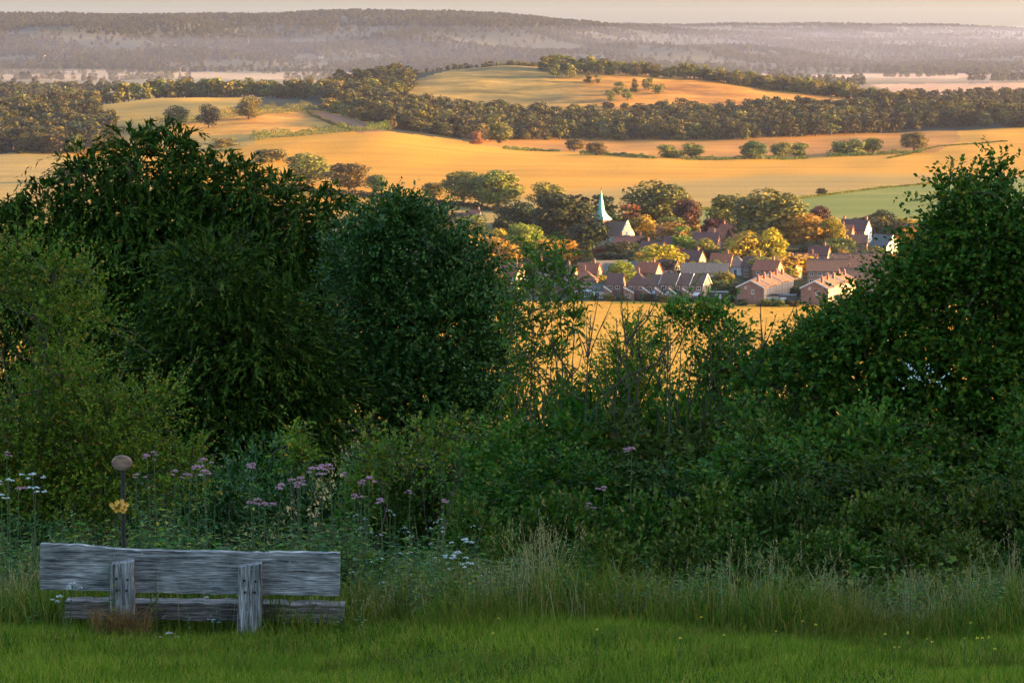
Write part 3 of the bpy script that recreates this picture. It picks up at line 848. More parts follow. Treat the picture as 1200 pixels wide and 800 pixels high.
M['slate'] = plain_mat('slates_grey', (0.05, 0.047, 0.047), (0.095, 0.09, 0.09), 1.6, 0.7, stretch=(1, 1, 3))
M['copper_g'] = plain_mat('verdigris_copper', (0.09, 0.28, 0.22), (0.16, 0.40, 0.32), 1.0, 0.6)
M['pane'] = plain_mat('window_glass', (0.015, 0.018, 0.022), (0.03, 0.035, 0.04), 1, 0.12, spec=0.6)
M['doorp'] = plain_mat('door_paint', (0.05, 0.07, 0.06), (0.09, 0.11, 0.10), 2, 0.6)
M['pot'] = plain_mat('clay_pot', (0.22, 0.10, 0.06), (0.30, 0.14, 0.09), 4, 0.9)
M['fence'] = plain_mat('fence_panel', (0.05, 0.04, 0.035), (0.11, 0.09, 0.075), 5, 0.9)

def win(root, cx, z, wid=1.1, hei=1.1, face='front', off=0.0, name='window'):
    """white frame standing proud of the wall with a dark pane on it"""
    fr = MB(); pn = MB()
    def bx(mb, u0, u1, z0, z1, t0, t1):
        if face == 'front': mb.box(u0, u1, off - t1, off - t0, z0, z1)
        elif face == 'back': mb.box(u0, u1, off + t0, off + t1, z0, z1)
        elif face == 'right': mb.box(off + t0, off + t1, u0, u1, z0, z1)
        else: mb.box(off - t1, off - t0, u0, u1, z0, z1)
    h, v, e = wid / 2, hei / 2, 0.12
    bx(fr, cx - h, cx - h + e, z - v, z + v, -0.02, 0.09); bx(fr, cx + h - e, cx + h, z - v, z + v, -0.02, 0.09)
    bx(fr, cx - h + e, cx + h - e, z + v - e, z + v, -0.02, 0.085); bx(fr, cx - h + e, cx + h - e, z - v, z - v + e * 1.4, -0.02, 0.10)
    bx(fr, cx - 0.05, cx + 0.05, z - v + e * 1.4, z + v - e, -0.02, 0.07)
    bx(pn, cx - h + e, cx + h - e, z - v + e * 1.4, z + v - e, 0.01, 0.03)
    o = obj(name, fr.mesh('window', M['white']), root)
    obj('pane', pn.mesh('pane', M['pane']), o)
    return o

def gable_roof(w_, d_, e, rise, ov=0.35, th=0.22):
    """two slabs, ridge along x"""
    V = []
    hw, hd = w_ / 2 + ov, d_ / 2 + ov
    ez = e - rise * ov / (d_ / 2)
    prof = [(-hd, ez), (0, e + rise), (hd, ez), (hd, ez + th), (0, e + rise + th), (-hd, ez + th)]
    V = [(-hw, y, z) for y, z in prof] + [(hw, y, z) for y, z in prof]
    n = 6; q = [[0, 1, 1 + n, n], [1, 2, 2 + n, 1 + n], [2, 3, 3 + n, 2 + n], [3, 4, 4 + n, 3 + n], [4, 5, 5 + n, 4 + n], [5, 0, n, 5 + n],
                [1, 0, 5, 4], [2, 1, 4, 3], [n, 1 + n, 4 + n, 5 + n], [1 + n, 2 + n, 3 + n, 4 + n]]
    b = MB(); b.add(V, np.array(q)); return b

def hip_roof(w_, d_, e, rise, ov=0.4):
    hw, hd = w_ / 2 + ov, d_ / 2 + ov; r = max(0.2, hw - hd)
    V = [(-hw, -hd, e), (hw, -hd, e), (hw, hd, e), (-hw, hd, e), (-r, 0, e + rise), (r, 0, e + rise)]
    b = MB(); b.add(V, [np.array([[0, 1, 5, 4], [2, 3, 4, 5], [3, 2, 1, 0]]), np.array([[1, 2, 5], [3, 0, 4]])]); return b

def wall_box(w_, d_, e, rise, gable=True):
    b = MB(); hw, hd = w_ / 2, d_ / 2
    if not gable:
        b.box(-hw, hw, -hd, hd, -1.5, e); return b
    V = []
    for x in (-hw, hw): V += [(x, -hd, -1.5), (x, hd, -1.5), (x, hd, e - 0.02), (x, 0, e + rise - 0.05), (x, -hd, e - 0.02)]
    b.add(V, [np.array([[0, 5, 9, 4], [1, 2, 7, 6]]), np.array([[0, 4, 3, 2, 1], [5, 6, 7, 8, 9]])]); return b

def chimney(roof, x, y, z0, z1, s=0.7, npot=2, wall='brick'):
    b = MB(); b.box(x - s / 2, x + s / 2, y - s / 2, y + s / 2, z0, z1); b.box(x - s / 2 - .08, x + s / 2 + .08, y - s / 2 - .08, y + s / 2 + .08, z1 - .3, z1 - .12)
    for k in range(npot):
        xx = x + (k - (npot - 1) / 2) * 0.32
        b.tube([(xx, y, z1 - .02), (xx, y, z1 + .45)], [.14, .11], 6)
    obj('chimney', b.mesh('chimney', M[wall]), roof)

def house(px, py, w_, d_, e, rise, rot, wall='brick', roof='tile_dark', label='', hip=False, chim=(), wins=2, floors=2, gwin=False, barge=False,
          name='village_house', cat='house', group=None, rwin=True, door=True, gable_wall=None, conserv=0):
    g = hit(px, py)
    root = obj(name, None, loc=g, rot=(0, 0, R(rot)), label=label, cat=cat, group=group)
    obj('wall', wall_box(w_, d_, e, rise, not hip).mesh('wall', M[wall]), root)
    if gable_wall:   # gable end facing the sun: paint, or brick lightened to stand for sunlight
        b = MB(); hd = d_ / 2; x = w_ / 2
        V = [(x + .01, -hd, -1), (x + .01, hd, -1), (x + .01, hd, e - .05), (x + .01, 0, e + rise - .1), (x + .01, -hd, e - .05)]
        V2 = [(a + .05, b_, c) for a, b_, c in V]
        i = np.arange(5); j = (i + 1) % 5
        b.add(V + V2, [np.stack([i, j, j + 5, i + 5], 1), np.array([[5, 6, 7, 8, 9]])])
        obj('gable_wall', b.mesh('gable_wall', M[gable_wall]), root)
    rb = hip_roof(w_, d_, e, rise) if hip else gable_roof(w_, d_, e, rise)
    ro = obj('roof', rb.mesh('roof', M[roof]), root)
    if barge and not hip:
        for s_ in (-1, 1):
            b = MB(); ov = 0.35; hd = d_ / 2 + ov; ez = e - rise * ov / (d_ / 2); x0 = s_ * (w_ / 2 + ov)
            x1 = x0 + s_ * 0.08
            V = []
            for x in (x0, x1): V += [(x, -hd, ez - .12), (x, 0, e + rise - .12), (x, hd, ez - .12), (x, hd, ez + .3), (x, 0, e + rise + .3), (x, -hd, ez + .3)]
            n = 6; i = np.arange(6); j = (i + 1) % 6
            b.add(V, [np.stack([i, j, j + n, i + n], 1), np.array([[0, 1, 4, 5], [1, 2, 3, 4], [6, 7, 10, 11], [7, 8, 9, 10]])])
            obj('bargeboard', b.mesh('bargeboard', M['white']), root)
    for c in chim: chimney(ro, c[0], c[1], e + rise * 0.3, e + rise + 1.3, wall='brick' if len(c) < 3 else c[2])
    fh = e / floors
    for f in range(floors):
        for k in range(wins):
            cx = (k + 0.5) / wins * w_ - w_ / 2
            if f == 0 and door and k == wins // 2:
                b = MB(); b.box(cx - .5, cx + .5, -d_ / 2 - .06, -d_ / 2 + .02, -0.2, 2.05)
                dr = obj('door', b.mesh('door', M['doorp']), root)
                b = MB(); b.box(cx + .32, cx + .40, -d_ / 2 - .12, -d_ / 2 - .055, 0.95, 1.08); obj('door_handle', b.mesh('handle', M['white']), dr)
                continue
            win(root, cx, fh * (f + 0.55), min(1.5, w_ / wins * .6), min(1.25, fh * .5), 'front', -d_ / 2)
        if rwin:
            win(root, d_ * 0.18, fh * (f + 0.55), 1.0, 1.1, 'right', w_ / 2 + (0.06 if gable_wall else 0))
    if gwin: win(root, 0, e + rise * 0.35, 0.9, 1.0, 'right', w_ / 2 + (0.06 if gable_wall else 0))
    if conserv:
        c0 = conserv
        b = MB(); b.box(c0 - 1.7, c0 + 1.7, -d_ / 2 - 2.6, -d_ / 2 - .01, -0.5, 2.1)
        cs = obj('conservatory', b.mesh('conservatory', M['pane']), root)
        b = MB()
        for xx in np.linspace(c0 - 1.7, c0 + 1.7, 6): b.box(xx - .06, xx + .06, -d_ / 2 - 2.68, -d_ / 2 - 2.58, -0.5, 2.1)
        b.box(c0 - 1.78, c0 + 1.78, -d_ / 2 - 2.70, -d_ / 2 - 2.57, -0.5, 0.55)
        obj('glazing_frame', b.mesh('glazing_frame', M['white']), cs)
        b = MB(); V = [(c0 - 1.85, -d_ / 2 - 2.75, 2.1), (c0 + 1.85, -d_ / 2 - 2.75, 2.1), (c0 + 1.85, -d_ / 2 - .02, 2.9), (c0 - 1.85, -d_ / 2 - .02, 2.9),
                       (c0 - 1.85, -d_ / 2 - 2.75, 2.2), (c0 + 1.85, -d_ / 2 - 2.75, 2.2), (c0 + 1.85, -d_ / 2 - .02, 3.0), (c0 - 1.85, -d_ / 2 - .02, 3.0)]
        b.add(V, np.array([[0, 3, 2, 1], [4, 5, 6, 7], [0, 1, 5, 4], [1, 2, 6, 5], [2, 3, 7, 6], [3, 0, 4, 7]]))
        obj('conservatory_roof', b.mesh('conservatory_roof', M['white']), cs)
    return root

def catslide(root, x, w_, d_, e):
    """low front wing with a mono-pitch roof edged in white"""
    y1 = -d_ / 2 - .01; y0 = y1 - 3.6
    b = MB(); V = []
    xl, xr = x - w_ / 2, x + w_ / 2
    V = [(xl, y0, -1), (xr, y0, -1), (xr, y1, -1), (xl, y1, -1), (xl, y0, e + 1.6), (xr, y0, e), (xr, y1, e), (xl, y1, e + 1.6)]
    b.add(V, np.array([[0, 1, 5, 4], [1, 2, 6, 5], [3, 0, 4, 7], [2, 3, 7, 6], [4, 5, 6, 7]]))
    wg = obj('wing', b.mesh('wing', M['brick']), root)
    b = MB(); o_ = 0.25
    V = []
    for t_ in (0.02, 0.22): V += [(xl - .05, y0 - .2, e + 1.6 + t_), (xr + o_, y0 - .2, e - .12 + t_), (xr + o_, y1, e - .12 + t_), (xl - .05, y1, e + 1.6 + t_)]
    b.add(V, np.array([[0, 3, 2, 1], [4, 5, 6, 7], [0, 1, 5, 4], [1, 2, 6, 5], [2, 3, 7, 6], [3, 0, 4, 7]]))
    obj('wing_roof', b.mesh('wing_roof', M['tile_brown']), wg)
    b = MB(); V = []
    for yy in (y0 - .28, y0 - .205): V += [(xl - .05, yy, e + 1.45), (xr + o_, yy, e - .28), (xr + o_, yy, e + .15), (xl - .05, yy, e + 1.88)]
    b.add(V, np.array([[0, 1, 2, 3], [7, 6, 5, 4], [0, 4, 5, 1], [1, 5, 6, 2], [2, 6, 7, 3], [3, 7, 4, 0]]))
    obj('bargeboard', b.mesh('bargeboard', M['white']), wg)
    win(root, x - 0.2, e * 0.55, 1.6, 1.1, 'front', y0)

# church
def church():
    g = hit(716, 288)
    root = obj('church', None, loc=g, rot=(0, 0, R(-36)), label='flint church with tall green copper spire and lit stone gable', cat='church')
    nw, nd, e, rise = 11.5, 9.5, 4.6, 5.2
    x0 = 2.0
    b = MB(); w0 = wall_box(nw, nd, e, rise); b.add(np.concatenate(w0.v) + np.array([x0, 0, 0]), [np.concatenate(f) for f in w0.f.values()])
    nv = obj('nave_wall', b.mesh('nave_wall', M['flint']), root)
    b = MB(); w0 = gable_roof(nw - .8, nd, e, rise, .35); b.add(np.concatenate(w0.v) + np.array([x0 - .3, 0, 0.02]), [np.concatenate(f) for f in w0.f.values()])
    obj('nave_roof', b.mesh('nave_roof', M['tile_brown']), root)
    # parapet gable facing the sun
    b = MB(); hd = nd / 2 + .25; xx = x0 + nw / 2 + 0.02
    prof = [(-hd, -1), (hd, -1), (hd, e + .2), (0, e + rise + .9), (-hd, e + .2)]
    V = [(xx, y, z) for y, z in prof] + [(xx + .5, y, z) for y, z in prof]
    i = np.arange(5); j = (i + 1) % 5
    b.add(V, [np.stack([i, j, j + 5, i + 5], 1), np.array([[4, 3, 2, 1, 0], [5, 6, 7, 8, 9]])])
    obj('gable_end', b.mesh('gable_end', M['stone']), root)
    for k in (-1, 0, 1):
        win(root, k * 1.1, 4.2, 0.8, 3.2, 'right', xx + .5, 'lancet_window')
    for k in range(3):
        win(root, x0 - 3.6 + 3.4 * k, 2.5, 1.1, 2.2, 'front', -nd / 2, 'lancet_window')
        b = MB(); bxx = x0 - 5.3 + 3.4 * k; b.box(bxx - .35, bxx + .35, -nd / 2 - .8, -nd / 2 - .01, -1, 3.3); obj('buttress', b.mesh('buttress', M['flint']), root)
    # tower
    tx, s = x0 - nw / 2 - 1.2, 2.7
    b = MB(); b.box(tx - s, tx + s, -s, s, -1, 10.2)
    tw = obj('tower', b.mesh('tower', M['flint']), root)
    b = MB(); b.box(tx - s - .12, tx + s + .12, -s - .12, s + .12, 7.6, 10.4); obj('belfry', b.mesh('belfry', M['tile_dark']), tw)
    for f_, o_ in (('right', tx + s + .12), ('left', tx - s - .12)):
        win(tw, 0, 9.0, 1.2, 1.5, f_, o_, 'belfry_louvre')
    win(tw, tx, 9.0, 1.2, 1.5, 'front', -s - .12, 'belfry_louvre')
    # broach spire: square flared skirt, octagon above
    b = MB(); rings = [(10.45, 3.35, 0.0), (11.2, 2.9, 0.0), (12.1, 2.35, .25), (13.0, 1.95, .6), (14.2, 1.6, 1), (17.0, 1.08, 1), (21.0, .35, 1), (22.6, .03, 1)]
    k = 8; V = []
    for z, r, oc in rings:
        for a in range(k):
            an = math.pi / 4 * a + math.pi / 4
            c, s2 = math.cos(an), math.sin(an)
            m_ = max(abs(c), abs(s2)); sq = (c / m_ * r, s2 / m_ * r)
            V.append((tx + sq[0] * (1 - oc) + c * r * oc, sq[1] * (1 - oc) + s2 * r * oc, z))
    q = [[i * k + a, i * k + (a + 1) % k, (i + 1) * k + (a + 1) % k, (i + 1) * k + a] for i in range(len(rings) - 1) for a in range(k)]
    b.add(V, [np.array(q), np.array([[7, 6, 5, 4, 3, 2, 1, 0]])])
    sp = obj('spire', b.mesh('spire', M['copper_g']), tw)
    b = MB(); b.tube([(tx, 0, 22.4), (tx, 0, 24.0)], .07, 6); b.box(tx - .4, tx + .4, -.05, .05, 23.3, 23.45); obj('weathervane', b.mesh('weathervane', M['bark']), sp)
church()

house(737, 294, 11.5, 7, 3.0, 3.0, -8, 'cream', 'tile_dark', 'almshouse with long dark red roof and white windowed wall before the church', wins=5, floors=1, chim=((4.5, 0), (-3, 0)), name='almshouse')
house(780, 283, 6.5, 6, 3.0, 3.2, -20, 'brick', 'tile_red', 'small house with orange tiled roof right of the church', wins=2, floors=1, chim=((-2, 0),))
house(544, 268, 11, 7, 3.4, 3.6, -12, 'cream', 'tile_dark', 'farmhouse with long dark red roof and tall chimney', wins=4, floors=1, chim=((-5, 0),))
house(557, 267, 6, 6, 3.6, 4.2, -40, 'brick', 'tile_red', 'farm building with red roof and white gable behind the farmhouse', wins=2, floors=1, gable_wall='cream', chim=((2, 0),))
house(532, 270, 8, 6, 3, 3.2, -30, 'flint', 'tile_red', 'low farm cottage left of the farmhouse chimney', wins=2, floors=1)
house(600, 338, 8, 7, 4.8, 3.4, -35, 'cream', 'tile_red', 'pink gabled cottage glimpsed left of the sapling', wins=2, chim=((2, 0),), gable_wall='cream')
# red roofs in the middle of the village
house(828, 296, 10, 7, 4.4, 3.6, -15, 'brick', 'tile_dark', 'dark red roofed house behind the bright green cypress', wins=3, chim=((-3, 0), (3, 0)))
house(842, 292, 8, 7, 4.6, 3.8, -30, 'brick', 'tile_red', 'house with bright orange roof amid garden shrubs', wins=2, chim=((2.5, 0),))
house(855, 286, 8, 6, 4.6, 3.4, -25, 'brick', 'tile_red', 'red roofed house half hidden by the golden tree', wins=2, chim=((2.5, 0), (-2.5, 0)))
house(783, 330, 7, 6, 4.6, 3.0, -30, 'cream', 'tile_dark', 'cream cottage behind the stepped houses', wins=2)
house(900, 331, 9, 7, 4.6, 3.2, -28, 'brick', 'tile_red', 'pink lit gabled house behind the left brick terrace', wins=2, gable_wall='brick_sunlit', chim=((2, 0),))
house(922, 327, 9, 7, 4.6, 3.2, -28, 'brick', 'tile_brown', 'gabled house below the yellow willow', wins=2, gable_wall='brick_sunlit', chim=((2, 0),))
house(660, 338, 9, 7, 4.6, 3.4, -15, 'brick', 'tile_brown', 'brown roofed house seen past the sapling leaves', wins=2, chim=((2, 0),))
house(765, 305, 9, 7, 4.0, 3.2, -25, 'brick', 'tile_dark', 'dark roofed cottage right below the almshouse', wins=2, chim=((-2, 0),))
house(640, 330, 8, 6, 4.0, 3.2, -25, 'cream', 'tile_dark', 'cream cottage hidden behind the sapling', wins=2, chim=((-2, 0),))
# grey roofs
house(826, 332, 16, 8, 4, 3.0, -8, 'cream', 'slate', 'long low hall with pale grey roof', wins=6, floors=1, name='village_hall', cat='hall')
house(863, 322, 8, 8, 3, 4, -10, 'white', 'slate', 'small pavilion with pyramid grey roof', hip=True, wins=3, floors=1, name='pavilion', cat='pavilion')
house(716, 330, 11, 8, 3.5, 3.8, 15, 'flint', 'slate', 'grey roofed barn with white edged gable left of bright tree', wins=3, floors=1, barge=True)
house(742, 331, 10, 8, 3.5, 3.8, -22, 'flint', 'slate', 'grey roofed barn with white edged gable right of bright tree', wins=3, floors=1, barge=True)
# white gabled group on the right
house(1002, 284, 12, 7, 5.2, 4.2, -32, 'brick', 'tile_dark', 'brown roofed house with bright white gable below the dark trees', wins=4, gable_wall='white', chim=((5.2, 0), (-5, 0)))
house(988, 286, 8, 6, 4.6, 3.2, -20, 'brick', 'tile_red', 'low red brick wing left of the white gabled house', wins=3, chim=((0, 0),))
house(1000, 294, 11, 6, 3.4, 3.0, -10, 'brick', 'tile_brown', 'dark roofed cottage in front of the white gabled house', wins=3, floors=1, barge=True)
house(1036, 298, 9, 7, 3.4, 4.2, -50, 'cream', 'slate', 'grey roofed cottage with pale gable facing the green hedge', wins=2, floors=1, gable_wall='white', barge=True)
# brown roofed estate
house(975, 333, 17, 9, 5, 3.8, -6, 'brick', 'tile_brown', 'long brown roofed terrace behind the brick gables', wins=6, chim=((-6, 0), (0, 0), (6, 0)), name='brown_terrace', cat='terrace')
house(1003, 326, 18, 9, 5, 3.8, -6, 'brick', 'tile_brown', 'rear brown roofed terrace below the small golden tree', wins=6, chim=((-6, 0), (0, 0), (6, 0)), name='brown_terrace', cat='terrace')
house(1012, 345, 15, 9, 5, 3.8, -8, 'brick', 'tile_brown', 'brown roofed terrace beside the maple leaves', wins=5, chim=((-5, 0), (1, 0), (6, 0)), name='brown_terrace', cat='terrace')
# stepped houses along the front stubble
house(685, 347, 8.2, 7, 5.2, 3.6, -8, 'brick', 'tile_dark', 'hipped roof house with white windows and two conservatories', hip=True, wins=3, chim=((0, 0),), conserv=1.8)
for i, (p_, b_, ww, rt, lab) in enumerate([
    (722, 349, 5.0, -14, 'stepped brick house next to the dark garden bush, low white edged wing'),
    (748, 350, 6.6, -14, 'stepped brick house with dark red hipped roof and tall chimney'),
    (768, 350.5, 5.0, -16, 'stepped brick house below the yellow orange tree'),
    (787, 351, 5.4, -26, 'stepped brick house with lit gable, first from the yellow orange tree'),
    (803, 351.5, 5.4, -26, 'stepped brick house with lit gable, in the middle of three'),
    (819, 352, 5.4, -26, 'stepped brick house with lit gable, last before the olive bush')]):
    h_ = house(p_, b_, ww, 7, 4.8 if i < 3 else 5.4, 3.2 if i != 1 else 4, rt, 'brick', 'tile_dark' if i < 2 else 'tile_brown', lab, hip=(i == 1), wins=2, chim=((0, 0),) if i == 1 else (),
               gable_wall='brick_sunlit' if i > 2 else None, barge=i > 2, conserv=0.2 if i in (2, 3, 5) else 0, name='stepped_house')
    catslide(h_, -ww * .28, ww * .5, 7, 2.6)
house(705, 349, 5.5, 5, 2.6, 2.0, -5, 'white', 'slate', 'white single storey annexe beside the hipped roof house', wins=2, floors=1, name='annexe')
# two brick terraces end-on: a row of attached houses running away from the stubble
def terrace(px, py, dirdeg, n, lab, grp):
    g = hit(px, py); a = R(dirdeg)
    for k in range(n):
        dd = 3.0 + k * 7.6
        c = np.array([g[0] + math.cos(a) * dd, g[1] + math.sin(a) * dd, 0])
        q = proj(c[0], c[1], H(c[0], c[1]))
        h_ = house(q[0], q[1], 7.5, 9, 5.4 + 0.35 * (k % 2), 2.2, dirdeg + 180, 'brick', 'tile_red' if k % 2 else 'tile_brown',
                   lab[0] if k == 0 else lab[1], wins=0, rwin=False, door=False, barge=True, chim=((0, 1.5),), name='terraced_house', group=grp)
        h_.location = (c[0], c[1], H(c[0], c[1]))
        if k == 0:
            win(h_, 0.8, 3.9, 0.9, 1.5, 'right', 3.75); win(h_, -1.6, 5.3, .8, .8, 'right', 3.75)
        for f_ in (1.5, 4.1):
            for u in (-1.8, 1.8): win(h_, u, f_, 1.5, 1.3, 'back', 4.5)
        b = MB(); b.box(-3.7, 3.7, 4.505, 4.55, -1, 5.0); obj('sunlit_front', b.mesh('sunlit_front', M['brick_sunlit']), h_)  # paler slab on the sunny side, its colour stands for sunlight
terrace(880, 356, 70, 5, ('brick gable end house of the terrace beside the dark garden bushes', 'lit fronted house in the row behind the plainer brick gable'), 'houses of the left brick terrace')
terrace(955, 357, 70, 5, ('brick gable end house of the terrace with an olive bush at its wall', 'lit fronted house in the row behind the gable with the olive bush'), 'houses of the right brick terrace')
for (p_, b_, n_, lab) in [(900, 357, 7, 'low white flat roofed garages between the brick terraces'), (918, 357, 8, 'flat roofed shed beside the garages'), (842, 353, 6, 'grey garden shed left of the brick terrace'), (978, 357, 5, 'small garage right of the brick terrace')]:
    g = hit(p_, b_ - 2); root = obj('garage', None, loc=g, rot=(0, 0, R(-8)), label=lab, cat='garage')
    b = MB(); b.box(-n_ / 2, n_ / 2, -2.5, 2.5, -.5, 2.4); obj('wall', b.mesh('wall', M['cream' if 'white' in lab else 'fence']), root)
    b = MB(); b.box(-n_ / 2 - .2, n_ / 2 + .2, -2.7, 2.7, 2.4, 2.65); obj('roof', b.mesh('roof', M['slate']), root)
    b = MB(); b.box(-1.1, 1.1, -2.56, -2.48, 0, 2.0); obj('garage_door', b.mesh('garage_door', M['white']), root)
# a few white cottages far off on the ridge foot
for i, (p_, b_) in enumerate([(50, 69), (63, 70), (75, 69), (84, 71), (14, 76), (28, 78), (208, 84), (375, 69)]):
    house(p_, b_, 13, 8, 4.5, 4, -30 + 7 * (i % 4), 'cream', 'tile_brown', 'pale speck of a cottage among the far ridge woods', wins=0, rwin=False, door=False, gable_wall='cream', name='far_cottage', group='far cottages below the ridge')

for i, (p_, b_, rt, rf) in enumerate([(690, 334, -20, 'tile_red'), (760, 333, -25, 'tile_red'), (846, 322, -18, 'tile_red'), (884, 326, -30, 'tile_dark'), (945, 322, -15, 'tile_red'), (812, 318, -30, 'tile_dark'), (870, 298, -20, 'tile_red'), (790, 300, -20, 'tile_dark'), (960, 312, -20, 'tile_dark'), (1050, 330, -12, 'tile_brown')]):
    house(p_, b_, 7.5, 6, 4.4, 3.2, rt, 'brick', rf, 'small brick cottage with %s roof tucked among the garden trees' % ('red' if rf == 'tile_red' else 'dark'), wins=2, chim=((2, 0),), gable_wall='brick_sunlit', name='garden_cottage', group='cottages tucked among the garden trees')
# dark garden trees that fill the gaps between the houses
placed = [(o.location.x, o.location.y) for o in COL.objects if o.get('category') in ('house', 'terrace', 'hall', 'pavilion', 'church', 'garage')]
n_ = 0
for k in range(1400):
    p_ = random.uniform(500, 1330); b_ = random.uniform(268, 344)
    if p_ < 640 and b_ > 335: continue
    g = hit(p_, b_)
    if min(math.hypot(g[0] - a, g[1] - b) for a, b in placed) < 11: continue
    placed.append((g[0], g[1])); n_ += 1
    hh = random.uniform(13, 26) * (0.8 if b_ > 315 else 1.05)
    tree(p_, b_, b_ - hh, hh * random.uniform(1.0, 1.5), random.choice(['dark', 'dark', 'oak', 'oak', 'olive', 'gold']), random.choice(['round', 'shrub', 'shrub']),
         'dark garden tree filling a gap among the village roofs', 'garden trees among the village roofs', 'garden_tree', cat='tree')
    if n_ > 105: break

for p_, b_ in [(676, 350), (697, 351), (713, 352), (732, 352), (760, 353), (778, 354), (795, 354), (812, 355), (834, 355), (850, 356), (868, 358), (898, 359), (912, 359), (932, 359), (975, 359), (990, 358)]:
    hh = random.uniform(6, 12)
    tree(p_, b_, b_ - hh, hh * random.uniform(1.0, 1.7), random.choice(['dark', 'oak', 'olive']), 'shrub', 'garden bush on the boundary between the houses and front stubble', 'garden bushes along the front stubble', 'garden_bush', cat='bush')
# ------------------------------------------------------------------ foreground: hedge trees and shrubs on the slope
M['yew'] = leaf_mat('leaf_yew', (0.0110, 0.0300, 0.0024), (0.0331, 0.0706, 0.0049), (0.0827, 0.0926, 0.0065), trans=0.15, rough=0.7, spec=0.08, huevar=0.008, valvar=0.15)
M['glossy'] = leaf_mat('leaf_round_bush', (0.0133, 0.0470, 0.0069), (0.0400, 0.1067, 0.0138), (0.0934, 0.1441, 0.0148), trans=0.2, rough=0.5, spec=0.22, huevar=0.008, valvar=0.15)
M['haw'] = leaf_mat('leaf_hawthorn', (0.0526, 0.1050, 0.0070), (0.1288, 0.1890, 0.0116), (0.2810, 0.1575, 0.0175), trans=0.3, spec=0.1, huevar=0.008, valvar=0.15)
M['maple'] = leaf_mat('leaf_maple', (0.0148, 0.0591, 0.0046), (0.0492, 0.1232, 0.0073), (0.1477, 0.1477, 0.0101), trans=0.3, rough=0.6, spec=0.12, huevar=0.008, valvar=0.15)
M['dogwood'] = leaf_mat('leaf_dogwood', (0.0176, 0.0603, 0.0037), (0.0528, 0.1207, 0.0070), (0.1383, 0.1207, 0.0094), trans=0.28, huevar=0.03, valvar=0.8, spec=0.1)
M['bramble'] = leaf_mat('leaf_bramble', (0.0184, 0.0492, 0.0037), (0.0591, 0.1035, 0.0073), (0.1224, 0.0936, 0.0216), trans=0.22, huevar=0.025, valvar=0.7, spec=0.1)
M['ash'] = leaf_mat('leaf_ash', (0.0348, 0.0989, 0.0090), (0.0814, 0.1744, 0.0161), (0.1977, 0.1861, 0.0179), trans=0.35, spec=0.12, huevar=0.008, valvar=0.15)
M['bright'] = leaf_mat('leaf_bright', (0.07, 0.13, 0.010), (0.15, 0.22, 0.018), (0.24, 0.24, 0.025), trans=0.4, spec=0.1, huevar=0.008, valvar=0.15)
M['nettle'] = leaf_mat('leaf_nettle', (0.0217, 0.0698, 0.0054), (0.0698, 0.1453, 0.0097), (0.1598, 0.1570, 0.0118), trans=0.25, spec=0.1)
M['stem'] = plain_mat('green_stem', (0.03, 0.05, 0.015), (0.07, 0.09, 0.03), 8, 0.8)
M['mauve'] = leaf_mat('petal_mauve', (0.3240, 0.1560, 0.2000), (0.5670, 0.3240, 0.3600), trans=0.2, huevar=0.01, valvar=0.2, spec=0.1)
M['petal_white'] = leaf_mat('petal_white', (0.45, 0.50, 0.47), (0.68, 0.70, 0.66), trans=0.2, huevar=0, valvar=0.1)
M['petal_yellow'] = leaf_mat('petal_yellow', (0.55, 0.40, 0.02), (0.75, 0.58, 0.04), trans=0.2, huevar=0, valvar=0.1)
M['petal_orange'] = leaf_mat('petal_orange', (0.50, 0.20, 0.02), (0.80, 0.46, 0.08), trans=0.2, huevar=0, valvar=0.1)

def foliage(lobes, nsh, slen, m, L, W, up=0.35, droop=0.25, spread=0.8, start=(0.45, 0.97), flat=0.7, jitter=0.35):
    lobes = np.asarray(lobes, float)         # cx cy cz rx ry rz
    area = lobes[:, 3] * lobes[:, 5] + lobes[:, 3] * lobes[:, 4] + lobes[:, 4] * lobes[:, 5]
    k = rng.choice(len(lobes), nsh, p=area / area.sum())
    d = sphere_dirs(nsh, 0.15)
    rr = rng.uniform(*start, (nsh, 1)); deep = rng.uniform(size=(nsh, 1)) < 0.3; rr = np.where(deep, rng.uniform(0.1, 0.7, (nsh, 1)), rr)
    st = lobes[k, :3] + d * lobes[k, 3:6] * rr
    sd = unit(d + np.array([0, 0, up]) + rng.normal(size=(nsh, 3)) * jitter)
    Ls = rng.uniform(*slen, nsh) * np.where(rng.uniform(size=nsh) < .12, 1.7, 1.0)
    t = np.tile((np.arange(m) + 0.6) / m, (nsh, 1)) + rng.uniform(-.3, .3, (nsh, m)) / m
    pos = st[:, None] + sd[:, None] * (Ls[:, None] * t)[..., None]
    pos[..., 2] -= droop * Ls[:, None] * t ** 2
    tan = np.repeat(sd[:, None], m, 1).copy(); tan[..., 2] -= 2 * droop * t
    rad = rng.normal(size=(nsh, m, 3)); rad[..., 2] *= flat
    ax = unit(unit(tan) + unit(rad) * spread)
    nr_ = unit(rng.normal(size=(nsh, m, 3)) * 0.6 + np.array([0, 0, 1.0]) + 0.35 * d[:, None])
    n = nsh * m
    s = rng.uniform(0.65, 1.2, n) * np.tile(1.05 - 0.35 * (np.arange(m) / m), nsh)
    V, Q = leaves(pos.reshape(-1, 3), ax.reshape(-1, 3), nr_.reshape(-1, 3), L * s, W * s)
    return V, Q, (st, sd, Ls, droop)

def twigs(mb, shoots, frac, r0=0.006, k=3):
    st, sd, Ls, droop = shoots
    for i in np.nonzero(rng.uniform(size=len(st)) < frac)[0]:
        t = np.array([0, .5, 1.0])
        p = st[i] + sd[i] * (Ls[i] * t)[:, None]; p[:, 2] -= droop * Ls[i] * t ** 2
        mb.tube(p, [r0, r0 * .7, r0 * .3], k, cap=False)

